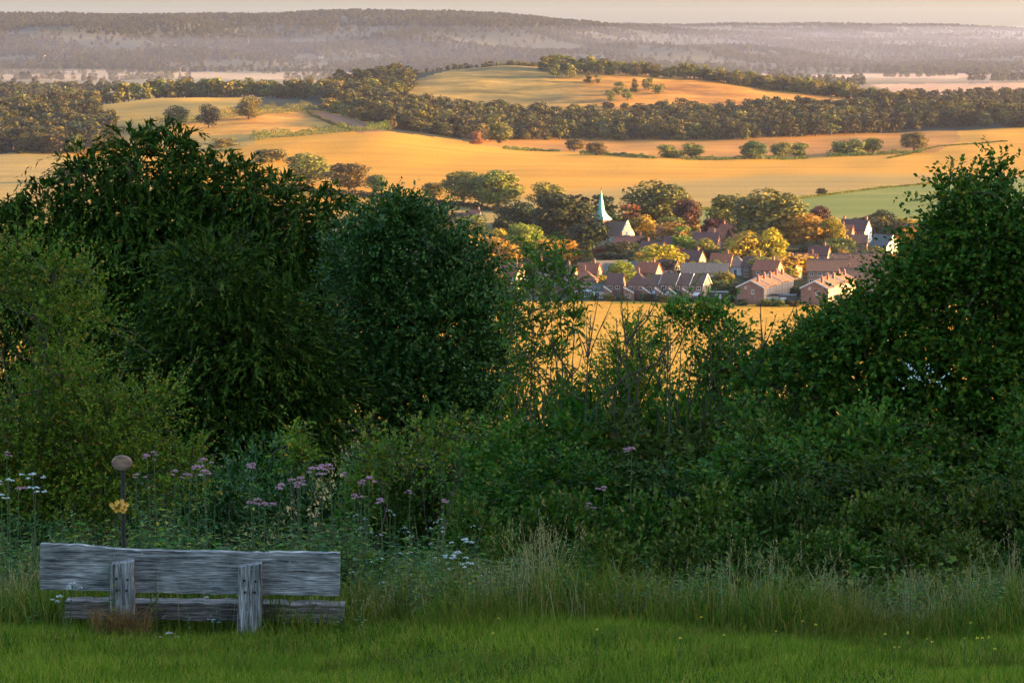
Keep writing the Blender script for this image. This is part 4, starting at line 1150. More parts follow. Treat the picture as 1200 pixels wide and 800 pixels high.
def lob(px, py, D, rx, rz, dep=None):
    c = P(px, py, D); s = D / F
    return (c[0], c[1], c[2], rx * s, dep if dep else 0.8 * rx * s, rz * s)

def big_plant(name, label, cat, lobes, base_px, D, leafset, mat, trunk_r, part='crown', extra=None, twig_frac=0.04, stems=1, group=None):
    x0 = (base_px - 600) / F * D
    o = np.array([x0, D, float(H(x0, D))])
    lobes = np.array(lobes); lo = lobes.copy(); lo[:, :3] -= o
    V, Q, sh = foliage(lo, **leafset)
    if extra is not None:
        V2, Q2, sh2 = foliage(np.array(extra) - np.array([*o, 0, 0, 0]), **{**leafset, 'nsh': leafset['nsh'] // 6, 'slen': (leafset['slen'][0] * 1.3, leafset['slen'][1] * 1.5)})
        Q = np.concatenate([Q, Q2 + len(V)]); V = np.concatenate([V, V2])
    root = obj(name, None, loc=o, label=label, cat=cat, group=group)
    cr = obj(part, mesh(part, V, Q, M[mat]), root)
    mb = MB()
    for s_ in range(stems):
        bx = rng.normal(size=2) * 0.25 * (stems > 1)
        top = lo[np.argmax(lo[:, 2]), :3] if s_ == 0 else lo[rng.integers(len(lo)), :3]
        fork = np.array([bx[0] * .5 + top[0] * .25, bx[1], top[2] * 0.35])
        mb.tube([(bx[0], bx[1], -0.3), (bx[0] * .8, bx[1], top[2] * .15), fork, (fork + top) / 2 + rng.normal(size=3) * .1, top], trunk_r * np.array([1.2, 1, .8, .45, .12]), 8)
        for l in lo[s_::stems]:
            mb.tube([fork, (fork * .5 + l[:3] * .5) + rng.normal(size=3) * .12, l[:3]], [trunk_r * .5, trunk_r * .3, trunk_r * .1], 5)
    obj('trunk', mb.mesh('trunk', M['bark']), root)
    if twig_frac:
        tb = MB(); twigs(tb, sh, twig_frac, 0.007)
        if tb.n: obj('twig', tb.mesh('twig', M['twig']), root, kind='stuff')
    return root

# big yew behind the bench
D = 42.0
yl = [(172,192,42,40),(150,185,20,30),(205,186,22,30),(112,225,40,38),(98,196,9,18),(60,262,50,42),(0,290,55,50),(-50,300,50,60),(228,208,42,36),(268,228,40,36),(318,246,42,40),(302,222,12,18),
      (368,262,44,40),(410,272,36,34),(90,330,90,75),(130,280,80,60),(60,330,70,60),(240,270,70,50),(200,300,100,85),(300,330,100,85),(385,350,70,75),(150,430,120,90),(280,430,120,95),(20,400,90,95),(390,460,70,85),(220,520,150,70),(60,500,100,80)]
big_plant('yew_tree', 'large dark feathery yew tree spreading behind the bench', 'tree',
          [lob(a, b_, D + rng.uniform(-.5, .5), c, e_, max(0.35, c / 83 * 0.95)) for a, b_, c, e_ in yl], 200, D,
          dict(nsh=9500, slen=(0.35, 0.7), m=17, L=0.135, W=0.042, up=0.25, droop=0.75, spread=0.62, start=(0.5, 1.0), flat=0.6, jitter=0.3), 'yew', 0.15)
# second, shorter yew in front, darker left part
D = 37.0
big_plant('yew_tree', 'lower drooping yew tucked between the tall yew and the hawthorn', 'tree',
          [lob(a, b_, D, c, e_, c / 95) for a, b_, c, e_ in [(250,330,60,50),(300,400,80,70),(230,430,80,80),(340,470,70,70),(270,510,110,50),(180,480,70,70)]], 270, D,
          dict(nsh=2800, slen=(0.35, 0.65), m=16, L=0.125, W=0.040, up=0.3, droop=0.45, spread=0.6, flat=0.6, jitter=0.3), 'yew', 0.09)
# glossy rounded bush
D = 38.0
bl = [(452,272,40,36),(495,285,50,42),(470,252,24,20),(540,325,48,44),(568,372,38,42),(520,390,75,70),(455,370,60,75),(572,430,36,40),(500,470,80,60),(430,450,55,70),(550,490,60,50),(425,310,40,45)]
big_plant('glossy_bush', 'tall rounded bush with small glossy leaves beside the yew', 'bush',
          [lob(a, b_, D + rng.uniform(-.3, .3), c, e_, c / 95) for a, b_, c, e_ in bl], 490, D,
          dict(nsh=7200, slen=(0.2, 0.45), m=11, L=0.072, W=0.042, up=0.45, droop=0.2, spread=0.9), 'glossy', 0.055, stems=3)
# hawthorn with arching lit shoots
D = 27.0
hl = [(62,320,16,24),(50,350,40,24),(70,385,26,40),(95,330,12,24),(20,300,24,24),(0,320,30,24),(110,375,14,24),(75,440,40,40),(60,490,60,50),(120,500,60,45),(180,480,36,26),(30,540,70,50),(130,560,90,45),(215,560,40,40),(-10,560,50,60),(-20,330,20,40),(60,600,110,40)]
big_plant('hawthorn_shrub', 'yellow green hawthorn with arching shoots left of the yew', 'shrub',
          [lob(a, b_, D + rng.uniform(-.3, .3), c, e_, max(.2, c / 150)) for a, b_, c, e_ in hl], 70, D,
          dict(nsh=3000, slen=(0.18, 0.48), m=16, L=0.042, W=0.030, up=0.7, droop=0.15, spread=1.1), 'haw', 0.028, stems=4, twig_frac=0.12)
# field maple on the right
D = 30.0
ml = [(1166,215,9,26),(1150,235,30,18),(1118,228,26,10),(1105,262,16,10),(1125,262,30,18),(1150,275,45,34),(1098,296,34,22),(1190,262,34,32),(1068,335,40,24),(1120,340,70,50),(1190,350,60,70),(1020,362,34,18),(985,385,34,16),(1040,400,66,44),(1120,440,84,60),(1205,470,80,80),(955,408,30,14),(1235,300,40,60),(1240,400,50,80),(930,428,40,16),(890,448,40,16),(1000,440,60,40),(1080,500,90,60),(1180,560,90,70)]
big_plant('field_maple', 'tall field maple bush with upright leader at hedge end', 'tree',
          [lob(a, b_, D + rng.uniform(-.3, .3), c, e_, max(.15, c / 125)) for a, b_, c, e_ in ml], 1140, D,
          dict(nsh=7600, slen=(0.2, 0.5), m=9, L=0.068, W=0.054, up=0.4, droop=0.25, spread=1.0), 'maple', 0.05, stems=4, twig_frac=0.08)
b = P(1166, 195, 30)
# ash saplings in the gap
D = 32.0
for (bp, lobs, lab) in [
    (632, [(625,302,22,18),(640,325,30,22),(618,345,24,24),(648,360,24,22),(630,395,26,24),(615,425,18,18)], 'slender ash sapling rising beside the round bush'),
    (655, [(655,300,14,12),(665,335,22,16),(672,380,14,20),(650,420,18,18),(668,450,16,14)], 'thinner ash sapling right beside the slender one'),
    (608, [(606,330,8,14),(600,380,12,20),(606,440,16,20)], 'wispy ash sapling against the round bush')]:
    big_plant('ash_sapling', lab, 'sapling', [lob(a, b_, D + rng.uniform(-.2, .2), c, e_, max(.12, c / 140)) for a, b_, c, e_ in lobs], bp, D,
              dict(nsh=150 if bp != 608 else 60, slen=(0.18, 0.4), m=11, L=0.085, W=0.032, up=0.3, droop=0.4, spread=1.0, start=(0.1, 0.95)), 'ash', 0.022, 'foliage', twig_frac=0.5)
# bright green bush and leafy elders in the gap
D = 35.0
big_plant('elder_bush', 'bright yellow green bush in the gap of the hedge', 'bush',
          [lob(a, b_, D, c, e_, c / 110) for a, b_, c, e_ in [(742,392,12,16),(738,420,28,22),(758,440,26,26),(725,450,30,30),(745,475,44,30)]], 742, D,
          dict(nsh=620, slen=(0.2, 0.45), m=10, L=0.065, W=0.03, up=0.8, droop=0.1, spread=0.8), 'bright', 0.03, 'foliage', stems=3)
D = 31.0
for (bp, lobs, lab, n_) in [
    (815, [(812,372,26,12),(826,400,18,22),(800,360,14,8),(838,375,16,12),(830,440,24,24)], 'leafy elder with arching stem in the gap', 210),
    (850, [(846,370,16,16),(856,400,18,24),(846,440,24,24),(868,420,12,16)], 'leafy elder standing right of the arching one', 230),
    (785, [(786,372,14,8),(775,400,8,8)], 'thin elder shoot with few leaves', 50),
    (920, [(912,430,24,18),(935,418,18,20),(890,440,20,14)], 'leafy shoots next to the bare stems', 220),
    (960, [(958,395,26,18),(940,420,26,22),(975,420,30,24)], 'green shoots leaning on the maple', 300)]:
    big_plant('elder_shoot', lab, 'shrub', [lob(a, b_, D + rng.uniform(-.2, .2), c, e_, max(.12, c / 130)) for a, b_, c, e_ in lobs], bp, D,
              dict(nsh=n_, slen=(0.15, 0.35), m=9, L=0.075, W=0.034, up=0.4, droop=0.3, spread=1.0, start=(0.1, 0.95)), 'ash' if bp < 900 else 'maple', 0.018, 'foliage', twig_frac=0.3, stems=2)

# bare stems
STEM = []
for v in range(6):
    mb = MB(); H_ = 1.0
    z = np.linspace(0, 1, 9); wob = np.cumsum(rng.normal(size=(9, 2)) * 0.012, 0)
    pts = np.column_stack([wob, z]); mb.tube(pts, np.linspace(0.0045, 0.0010, 9), 5)
    for q in range(rng.integers(4, 9)):
        i = rng.integers(4, 8); a = rng.uniform(0, 6.28); l = rng.uniform(.06, .2)
        d_ = np.array([math.cos(a) * .55, math.sin(a) * .55, .8]); p0 = pts[i]
        p1 = p0 + d_ * l * .5 + rng.normal(size=3) * .008; p2 = p1 + (d_ + np.array([0, 0, .3])) * l * .5
        mb.tube([p0, p1, p2], [.0022, .0016, .0006], 4)
        if l > .11:
            a2 = a + 1; mb.tube([p1, p1 + np.array([math.cos(a2) * .4, math.sin(a2) * .4, .8]) * l * .35], [.0014, .0005], 3)
    STEM.append(mb.mesh('bare_stem', M['twig']))
for i, (p_, tp) in enumerate([(676,385),(690,372),(706,395),(716,370),(734,347),(741,365),(764,405),(781,385),(798,385),(820,380),(880,372),(896,395),(905,366),(916,355),(922,385),(938,374),(947,366),(868,390),(756,398),(662,405),(910,392)]):
    Dq = random.uniform(29.5, 32.5); x = (p_ - 600) / F * Dq; z0 = float(H(x, Dq)); hh = P(p_, tp, Dq)[2] - z0
    obj('bare_sapling', STEM[i % 6], loc=(x, Dq, z0), rot=(random.gauss(0, .02), random.gauss(0, .03), random.uniform(0, 6.28)), scale=(hh * random.uniform(.8, 1.2),) * 2 + (hh,),
        label='bare dark twiggy stem standing in the hedge gap', cat='sapling', group='bare stems in the hedge gap')
# one long arching bare branch
a0, a1, a2, a3 = P(735, 440, 30.5), P(770, 425, 30.5), P(800, 385, 30.5), P(806, 380, 30.5)
mb = MB(); mb.tube([P(690, 470, 30.5) - a0 + [0, 0, -2.4], P(700, 470, 30.5) - a0, [0, 0, 0], a1 - a0, a2 - a0, a3 - a0], [.012, .011, .010, .009, .006, .003], 5)
obj('bare_sapling', mb.mesh('bare_sapling', M['twig']), loc=a0, label='long thin arching bare branch across the gap', cat='sapling')

# undergrowth shrubs: four shapes, copied
SHR = []
for v in range(5):
    zz = 1.9 if v < 4 else 0.8
    lb = [(0, 0, .5 * zz, .24, .24, .36 * zz)]
    for q in range(11 if v < 4 else 7):
        a = q * .9 + rng.uniform(0, .5); rr = rng.uniform(.2, .36); lb.append((rr * math.cos(a), rr * math.sin(a), rng.uniform(.25, .85) * zz, .17, .17, .2))
    for q in range(5):
        a = q * 1.26; lb.append((.3 * math.cos(a), .3 * math.sin(a), .15 * zz, .22, .22, .2))
    V, Q, sh = foliage(lb, 1250 if v < 4 else 900, (0.10, 0.30), 8, 0.056, 0.036, up=0.6, droop=0.35, spread=0.95)
    tb = MB()
    for l in lb: tb.tube([(l[0] * .2, l[1] * .2, -.05), (l[0] * .5, l[1] * .5, l[2] * .5), l[:3]], [.010, .007, .003], 4)
    twigs(tb, sh, 0.10, 0.0035)
    SHR.append((mesh('foliage', V, Q, M['dogwood']), tb.mesh('stem', M['twig']), zz))
def under(px, top, wpx, D, mat, label, group=None, name='hedge_shrub', v=None):
    x = (px - 600) / F * D; z0 = float(H(x, D)); hh = P(px, top, D)[2] - z0; wd = wpx * D / F
    v = random.randrange(4) if v is None else v
    root = obj(name, None, loc=(x, D, z0), rot=(0, 0, random.uniform(0, 6.28)), scale=(wd, wd, hh / SHR[v][2]), label=label, cat='shrub', group=group)
    obj('foliage', with_mat(SHR[v][0], M[mat]), root); obj('stem', SHR[v][1], root, kind='stuff')
g1 = 'shrubs of the hedge on the slope below the gap'
for a in [(620,462,110,32.2),(675,452,110,32.4),(760,455,110,32.2),(815,448,110,32.4),(865,445,110,32.2),(915,430,120,32),(980,420,130,31.2),(590,440,149,34),(650,414,149,33.5),(700,420,138,33),(770,432,138,33.5),(830,424,149,33),(890,410,149,33),(950,400,149,32.5),(560,462,126,33),(1010,412,161,31.5),(720,432,138,32.5),(800,440,138,31.5),(860,432,138,31.8),(680,436,138,31.6)]:
    under(*a, 'dogwood', 'green dogwood shrub in the hedge under the bare stems', g1)
g2 = 'shrubs of the dark hedge front'
for a in [(560,488,150,29),(630,473,150,29),(700,468,160,29),(780,466,160,29),(850,460,160,28.5),(920,456,170,28.5),(990,458,170,28),(1060,468,180,28),(1130,478,180,28),(1200,468,180,28),(600,513,150,26.5),(690,518,160,26.5),(780,513,160,26.5),(870,508,170,26.3),(960,513,170,26.3),(1050,513,170,26.2),(1140,518,170,26.2),(1220,518,160,26),(500,503,120,30),(440,498,120,30),(1240,438,160,29),(1300,400,180,30),(1390,420,180,30),(1480,430,190,30),(1570,440,190,30),(1330,500,180,27),(1420,510,180,27),(1510,510,180,27),(1600,515,180,27),(-110,480,170,30),(-200,470,170,30),(-290,480,170,30),(-120,540,160,27),(-220,545,160,27),(-320,540,160,27),(-150,380,190,34),(-260,390,190,34)]:
    under(*a, random.choice(['dogwood', 'dogwood', 'maple', 'ash', 'bramble']), 'dense dark green shrub in the hedge behind the long grass', g2)
g3 = 'brambles along the foot of the hedge'
for a in [(560,590,120,24),(620,592,120,24.2),(690,585,130,24.4),(750,590,130,24.2),(820,580,130,24.2),(880,585,130,24.4),(950,580,130,24.2),(1010,585,130,24.4),(1070,578,130,24.2),(1130,580,130,24.2),(1190,575,130,24.4),(1240,580,130,24.2),(1310,580,140,24.2),(1380,585,140,24.2),(1450,580,140,24.2),(1530,585,140,24.2),(600,630,110,23),(720,628,110,23),(790,632,110,22.8),(860,624,110,23),(930,630,110,22.8),(1000,625,110,23),(1080,622,110,23),(1150,626,110,22.8),(1210,620,110,23),(660,640,100,22.8)]:
    under(*a, 'bramble', 'bramble bush with bronzed leaves at the foot of the hedge', g3, 'bramble_bush', 4)
g4 = 'shrubs under the yew'
for a in [(330,500,130,33),(400,500,130,33),(470,510,120,32),(250,520,120,30),(180,545,110,29),(110,560,110,28),(40,540,130,30),(-30,540,130,30),(-40,580,120,26.5),(20,590,110,26)]:
    under(*a, 'glossy', 'shaded leafy shrub at the foot of the yew', g4)
for (bp, lobs, lab) in [(435, [(430,505,8,14),(440,540,22,16),(425,560,18,14)], 'small pale sapling with yellow green leaves under the yew'),
                       (345, [(345,515,8,12),(352,540,18,14)], 'small yellow green seedling among the mauve flowers'),
                       (500, [(490,505,18,10),(515,512,24,14),(540,500,16,14),(505,535,24,16)], 'yellow green shoots below the round bush')]:
    big_plant('hawthorn_seedling', lab, 'sapling', [lob(a, b_, 26.0, c, e_, .15) for a, b_, c, e_ in lobs], bp, 26.0,
              dict(nsh=110, slen=(.1, .25), m=8, L=.05, W=.032, up=.4, droop=.3, spread=1.0, start=(.1, .95)), 'haw', .012, 'foliage', twig_frac=.3)

# white clematis in the maple
V, Q, _ = foliage([lob(1080,438,28.6,22,8,.1), lob(1095,446,28.6,10,8,.1), lob(1062,448,28.6,10,6,.1)], 22, (.05, .1), 3, .026, .022, up=.2, droop=0, spread=1.2)
o0 = V.mean(0); obj('clematis_flower', mesh('clematis_flower', V - o0, Q, M['petal_white']), loc=o0, label='patch of white clematis blossom draped over the maple', cat='flower')

# ------------------------------------------------------------------ herbs behind the bench
def stalk_leaves(h, n, L, W, z0=.12):
    z = np.repeat(np.linspace(z0, .95, n), 2) * h
    a = np.repeat(np.arange(n) * 1.57, 2) + np.tile([0, math.pi], n) + rng.normal(size=2 * n) * .25
    ax = np.stack([np.cos(a), np.sin(a), rng.uniform(-.45, .25, 2 * n)], 1)
    pos = np.stack([np.zeros(2 * n), np.zeros(2 * n), z], 1)
    s = (1.05 - .55 * np.repeat(np.linspace(0, 1, n), 2)) * rng.uniform(.8, 1.15, 2 * n)
    nr_ = unit(np.array([0, 0, 1.]) + rng.normal(size=(2 * n, 3)) * .25 - ax * .2)
    return leaves(pos + ax * .01, ax, nr_, L * s, W * s)
HERB = []
for v in range(4):
    V, Q = None, None
    mb = MB()
    for q in range(5):
        off = np.array([*rng.normal(size=2) * .09, 0]); h = rng.uniform(.75, 1.0); ln = rng.normal(size=2) * .08
        V1, Q1 = stalk_leaves(h, 11, .115, .055)
        V1[:, :2] += ln * (V1[:, 2:3] / h) ** 1.5; V1 += off
        if V is None: V, Q = V1, Q1
        else: Q = np.concatenate([Q, Q1 + len(V)]); V = np.concatenate([V, V1])
        t = np.linspace(0, 1, 4)[:, None]
        mb.tube(np.hstack([ln * t ** 1.5, t * h]) + off, [.005, .004, .003, .002], 4)
    HERB.append((mesh('foliage', V, Q, M['nettle']), mb.mesh('stem', M['stem'])))
gh = 'leafy herbs filling the bank behind the bench'
for i in range(150):
    px = random.uniform(-60, 660); D = random.uniform(21.2, 25.5)
    x = (px - 600) / F * D; z0 = float(H(x, D))
    hh = random.uniform(.62, .95) * (0.75 if px > 420 else 1) * (0.8 if D < 22 else 1.05)
    root = obj('nettle_plant', None, loc=(x, D, z0 - .02), rot=(0, 0, random.uniform(0, 6.28)), scale=(random.uniform(.9, 1.2),) * 2 + (hh,), label='leafy green nettle like herb on the bank behind the bench', cat='plant', group=gh)
    h0, h1 = HERB[i % 4]; obj('foliage', h0, root); obj('stem', h1, root, kind='stuff')

for i in range(70):      # weeds standing in the long grass right of the bench
    px = random.uniform(410, 1230); D = random.uniform(20.2, 21.8)
    x = (px - 600) / F * D; z0 = float(H(x, D)); hh = random.uniform(.22, .55)
    root = obj('grassland_weed', None, loc=(x, D, z0 - .02), rot=(0, 0, random.uniform(0, 6.28)), scale=(random.uniform(.6, .9),) * 2 + (hh,), label='leafy weed standing in the long grass right of the bench', cat='plant', group='weeds in the long grass')
    h0, h1 = HERB[i % 4]; obj('foliage', h0, root); obj('stem', h1, root, kind='stuff')
# flower heads
def umbel(r, n, cell, dome=.35):
    a = rng.uniform(0, 6.28, n); q = np.sqrt(rng.uniform(0, 1, n)) * r
    pos = np.stack([np.cos(a) * q, np.sin(a) * q, dome * r * (1 - (q / r) ** 2) + rng.normal(size=n) * r * .08], 1)
    nr_ = unit(np.array([0, 0, 1.]) + rng.normal(size=(n, 3)) * .5)
    return leaves(pos, np.cross(nr_, rng.normal(size=(n, 3))), nr_, cell, cell)
FL = {}
for key, r, n, cell in (('mauve', .042, 80, .013), ('petal_white', .04, 70, .011)):
    FL[key] = []
    for v in range(3):
        V, Q = umbel(r, n, cell)
        for q in range(3):
            V2, Q2 = umbel(r * .6, n // 2, cell); V2 += [rng.normal() * .07, rng.normal() * .06, rng.uniform(-.05, .0)]
            Q = np.concatenate([Q, Q2 + len(V)]); V = np.concatenate([V, V2])
        FL[key].append(mesh('flower_head', V, Q, M[key]))
def flower(px, py, D, key, name, label, group, lowleaf=True):
    c = P(px, py, D); z0 = float(H(c[0], c[1])); h = c[2] - z0
    root = obj(name, None, loc=(c[0], c[1], z0), rot=(0, 0, random.uniform(0, 6.28)), label=label, cat='flower', group=group)
    ln = np.array([random.gauss(0, .03), random.gauss(0, .03)])
    obj('flower_head', random.choice(FL[key]), root, kind='stuff', loc=(0, 0, h), scale=(random.uniform(.45, .85),) * 3)
    mb = MB(); mb.tube([(ln[0], ln[1], 0), (ln[0] * .6, ln[1] * .6, h * .5), (0, 0, h)], [.006, .005, .003], 5); obj('stem', mb.mesh('stem', M['stem']), root)
    if lowleaf and h > .4:
        V, Q = stalk_leaves(h * .92, 9, .12, .04, .3); obj('foliage', mesh('foliage', V, Q, M['nettle']), root)
for (px, py) in [(8,530),(22,572),(180,530),(172,534),(238,538),(230,547),(222,556),(240,552),(205,552),(292,545),(296,543),(378,546),(366,549),(386,545),(340,562),(330,568),(348,566),(352,560),(404,554),(425,563),(433,560),(302,586),(310,590),(480,575),(520,586),(160,556),(446,585),(415,580)]:
    flower(px, py, random.uniform(22.3, 24.0), 'mauve', 'mauve_flower', 'tall mauve clustered flower standing on the bank behind the bench', 'mauve flowers on the bank')
for (px, py) in [(740,526),(708,571),(690,590)]:
    flower(px, py, 24.3, 'mauve', 'mauve_flower', 'lone mauve flower in front of the dark hedge', 'mauve flowers before the hedge')
for (px, py, D) in [(10,562,22.3),(38,556,22.5),(42,572,22.2),(2,580,22),(85,684,19.85),(70,699,19.8),(242,700,20.8),(232,704,20.8),(250,726,19.9),(198,742,19.7),(545,632,21.6),(536,648,21.4),(548,660,21.3),(522,651,21.5)]:
    flower(px, py, D, 'petal_white', 'white_umbel', 'flat white umbel flower on a thin stem near the bench', 'white umbels around the bench', False)
for i in range(34):
    px, py = random.gauss(480, 40), random.uniform(592, 690)
    D = 21.0 + (690 - py) / 90
    o_ = None
    c = P(px, py, D); z0 = float(H(c[0], c[1]))
    if c[2] - z0 < .12: continue
    root = obj('small_white_flower', None, loc=(c[0], c[1], z0), label='tiny white flower spray right of the bench', cat='flower', group='small white flowers right of the bench')
    obj('flower_head', FL['petal_white'][i % 3], root, kind='stuff', loc=(0, 0, c[2] - z0), scale=(.22,) * 3)
    mb = MB(); mb.tube([(0, 0, 0), (.01, 0, c[2] - z0)], [.003, .002], 4); obj('stem', mb.mesh('stem', M['stem']), root)

# ------------------------------------------------------------------ bench
def wood_mat():
    m = bpy.data.materials.new('weathered_wood')
    t, N, Lk, bs, out = nodes(m)
    tc = N.new('ShaderNodeTexCoord'); mp = N.new('ShaderNodeMapping'); mp.inputs['Scale'].default_value = (2.2, 9, 34)
    Lk.new(tc.outputs['Object'], mp.inputs[0])
    n1 = N.new('ShaderNodeTexNoise'); n1.inputs['Scale'].default_value = 1.6; n1.inputs['Detail'].default_value = 9; n1.inputs['Roughness'].default_value = .65
    Lk.new(mp.outputs[0], n1.inputs[0])
    rp = N.new('ShaderNodeValToRGB'); rp.color_ramp.elements[0].position = .33; rp.color_ramp.elements[1].position = .66
    rp.color_ramp.elements[0].color = (.012, .012, .012, 1); rp.color_ramp.elements[1].color = (.38, .355, .33, 1)
    e = rp.color_ramp.elements.new(.43); e.color = (.14, .13, .12, 1)
    Lk.new(n1.outputs[0], rp.inputs[0])
    n2 = N.new('ShaderNodeTexNoise'); n2.inputs['Scale'].default_value = 5; n2.inputs['Detail'].default_value = 5
    Lk.new(tc.outputs['Object'], n2.inputs[0])
    mr = N.new('ShaderNodeMapRange'); mr.inputs[1].default_value = .35; mr.inputs[2].default_value = .65; mr.inputs[3].default_value = .6; mr.inputs[4].default_value = 1.1
    Lk.new(n2.outputs[0], mr.inputs[0])
    mx = N.new('ShaderNodeMix'); mx.data_type = 'RGBA'; mx.blend_type = 'MULTIPLY'; mx.inputs[0].default_value = 1
    Lk.new(rp.outputs[0], mx.inputs[6]); Lk.new(mr.outputs[0], mx.inputs[7]); Lk.new(mx.outputs[2], bs.inputs['Base Color'])
    mp3 = N.new('ShaderNodeMapping'); mp3.inputs['Scale'].default_value = (6, 20, 110); mp3.name = 'grain'
    Lk.new(tc.outputs['Object'], mp3.inputs[0])
    n3 = N.new('ShaderNodeTexNoise'); n3.inputs['Scale'].default_value = 1.5; n3.inputs['Detail'].default_value = 6; Lk.new(mp3.outputs[0], n3.inputs[0])
    mr3 = N.new('ShaderNodeMapRange'); mr3.inputs[1].default_value = .38; mr3.inputs[2].default_value = .6; mr3.inputs[3].default_value = .35; mr3.inputs[4].default_value = 1.25; Lk.new(n3.outputs[0], mr3.inputs[0])
    mx4 = N.new('ShaderNodeMix'); mx4.data_type = 'RGBA'; mx4.blend_type = 'MULTIPLY'; mx4.inputs[0].default_value = 1
    Lk.new(mx.outputs[2], mx4.inputs[6]); Lk.new(mr3.outputs[0], mx4.inputs[7])
    n4 = N.new('ShaderNodeTexNoise'); n4.inputs['Scale'].default_value = 26; n4.inputs['Detail'].default_value = 3; Lk.new(tc.outputs['Object'], n4.inputs[0])
    mr4 = N.new('ShaderNodeMapRange'); mr4.inputs[1].default_value = .64; mr4.inputs[2].default_value = .70; mr4.inputs[4].default_value = .7; Lk.new(n4.outputs[0], mr4.inputs[0])
    mx5 = N.new('ShaderNodeMix'); mx5.data_type = 'RGBA'; mx5.inputs[7].default_value = (.22, .24, .19, 1)
    Lk.new(mr4.outputs[0], mx5.inputs[0]); Lk.new(mx4.outputs[2], mx5.inputs[6]); Lk.new(mx5.outputs[2], bs.inputs['Base Color'])
    b = N.new('ShaderNodeBump'); b.inputs['Strength'].default_value = .8; b.inputs['Distance'].default_value = .012
    Lk.new(n1.outputs[0], b.inputs['Height']); Lk.new(b.outputs[0], bs.inputs['Normal'])
    bs.inputs['Roughness'].default_value = .85
    return m
M['wood'] = wood_mat()
M['wood_seat'] = wood_mat()
for e_ in M['wood_seat'].node_tree.nodes['Color Ramp'].color_ramp.elements: e_.color = (e_.color[0] * .62, e_.color[1] * .5, e_.color[2] * .44, 1)
M['wood_up'] = wood_mat(); M['wood_up'].node_tree.nodes['Mapping'].inputs['Scale'].default_value = (34, 9, 2.2); M['wood_up'].node_tree.nodes['grain'].inputs['Scale'].default_value = (110, 20, 6)
M['bolt'] = plain_mat('rusty_bolt', (.01, .008, .007), (.03, .022, .018), 20, .7)

BD = 20.0
bc = P(223, 747, BD)
bz = float(H(bc[0], BD))
bench = obj('bench', None, loc=(bc[0], BD, bz), rot=(0, R(1.0), R(1)), label='weathered grey wooden bench seen from behind at the hedge', cat='bench')
def plank(pts_top, pts_bot, y0, y1, seg=0):
    """board outline in xz, uneven edges"""
    b = MB(); b.poly_prism(list(pts_bot) + list(pts_top)[::-1], y0, y1); return b
xs_ = np.linspace(-1.015, 1.012, 44)
topz = np.interp(xs_, [-1.015, -.75, -.5, 0, .45, .5, .55, .62, .8, 1.012], [.645, .642, .618, .608, .607, .598, .615, .609, .612, .612]) + rng.normal(size=44) * .0022
botz = np.interp(xs_, [-1.015, 0, 1.012], [.335, .322, .32]) + rng.normal(size=44) * .0025
bb = MB()
k0 = 33
ck = np.interp(xs_[k0:], [xs_[k0], .75, .9, 1.012], [.478, .486, .474, .470]) + rng.normal(size=44 - k0) * .002
gp = np.interp(xs_[k0:], [xs_[k0], .7, 1.012], [0, .004, .008])
def prism(top_, bot_): bb.poly_prism(list(bot_) + list(top_)[::-1], -.035, .03)
prism(list(zip(xs_[:k0 + 1], topz[:k0 + 1])), list(zip(xs_[:k0 + 1], botz[:k0 + 1])))
prism(list(zip(xs_[k0:], topz[k0:])), list(zip(xs_[k0:], ck + gp)))
prism(list(zip(xs_[k0:], ck - gp)), list(zip(xs_[k0:], botz[k0:])))
obj('backrest', bb.mesh('backrest', M['wood']), bench)
xs2 = np.linspace(-.86, 1.04, 40)
obj('seat', plank(list(zip(xs2, .238 + rng.normal(size=40) * .004)), list(zip(xs2, np.interp(xs2, [-.86, 1.04], [.125, .11]) + rng.normal(size=40) * .004)), .045, .22).mesh('seat', M['wood_seat']), bench)
for (x, w_, tp) in ((-.45, .155, .545), (.41, .155, .540)):
    b = MB(); n = 9
    zs = np.linspace(-.25, tp, n); V = []
    for i_, z in enumerate(zs):
        e = rng.normal() * .003; k_ = 1.06 - .08 * i_ / n
        for sx, sy in ((-1, -1), (1, -1), (1, 1), (-1, 1)):
            V.append((x + sx * w_ / 2 * k_ + e, -.10 + sy * .06 , z + (0.012 * sx if i_ == n - 1 else 0)))
    q = [[i * 4 + a, i * 4 + (a + 1) % 4, i * 4 + 4 + (a + 1) % 4, i * 4 + 4 + a] for i in range(n - 1) for a in range(4)]
    b.add(V, np.array(q + [[(n - 1) * 4 + a for a in range(4)]]))
    po = obj('post', b.mesh('post', M['wood_up']), bench)
    for (bx_, bz_) in ((-.035, .44), (.04, .435), (-.03, .36), (.035, .36)):
        c_ = MB(); c_.tube([(x + bx_, -.155, bz_), (x + bx_, -.168, bz_)], .009, 8); obj('bolt', c_.mesh('bolt', M['bolt']), po)
    c_ = MB(); c_.box(x - .07, x + .07, .06, .20, -.3, .11); obj('leg', c_.mesh('leg', M['wood_up']), bench)
    c_ = MB(); c_.box(x - .05, x + .05, -.038, .044, .14, .23); obj('cross_rail', c_.mesh('cross_rail', M['wood_up']), bench)

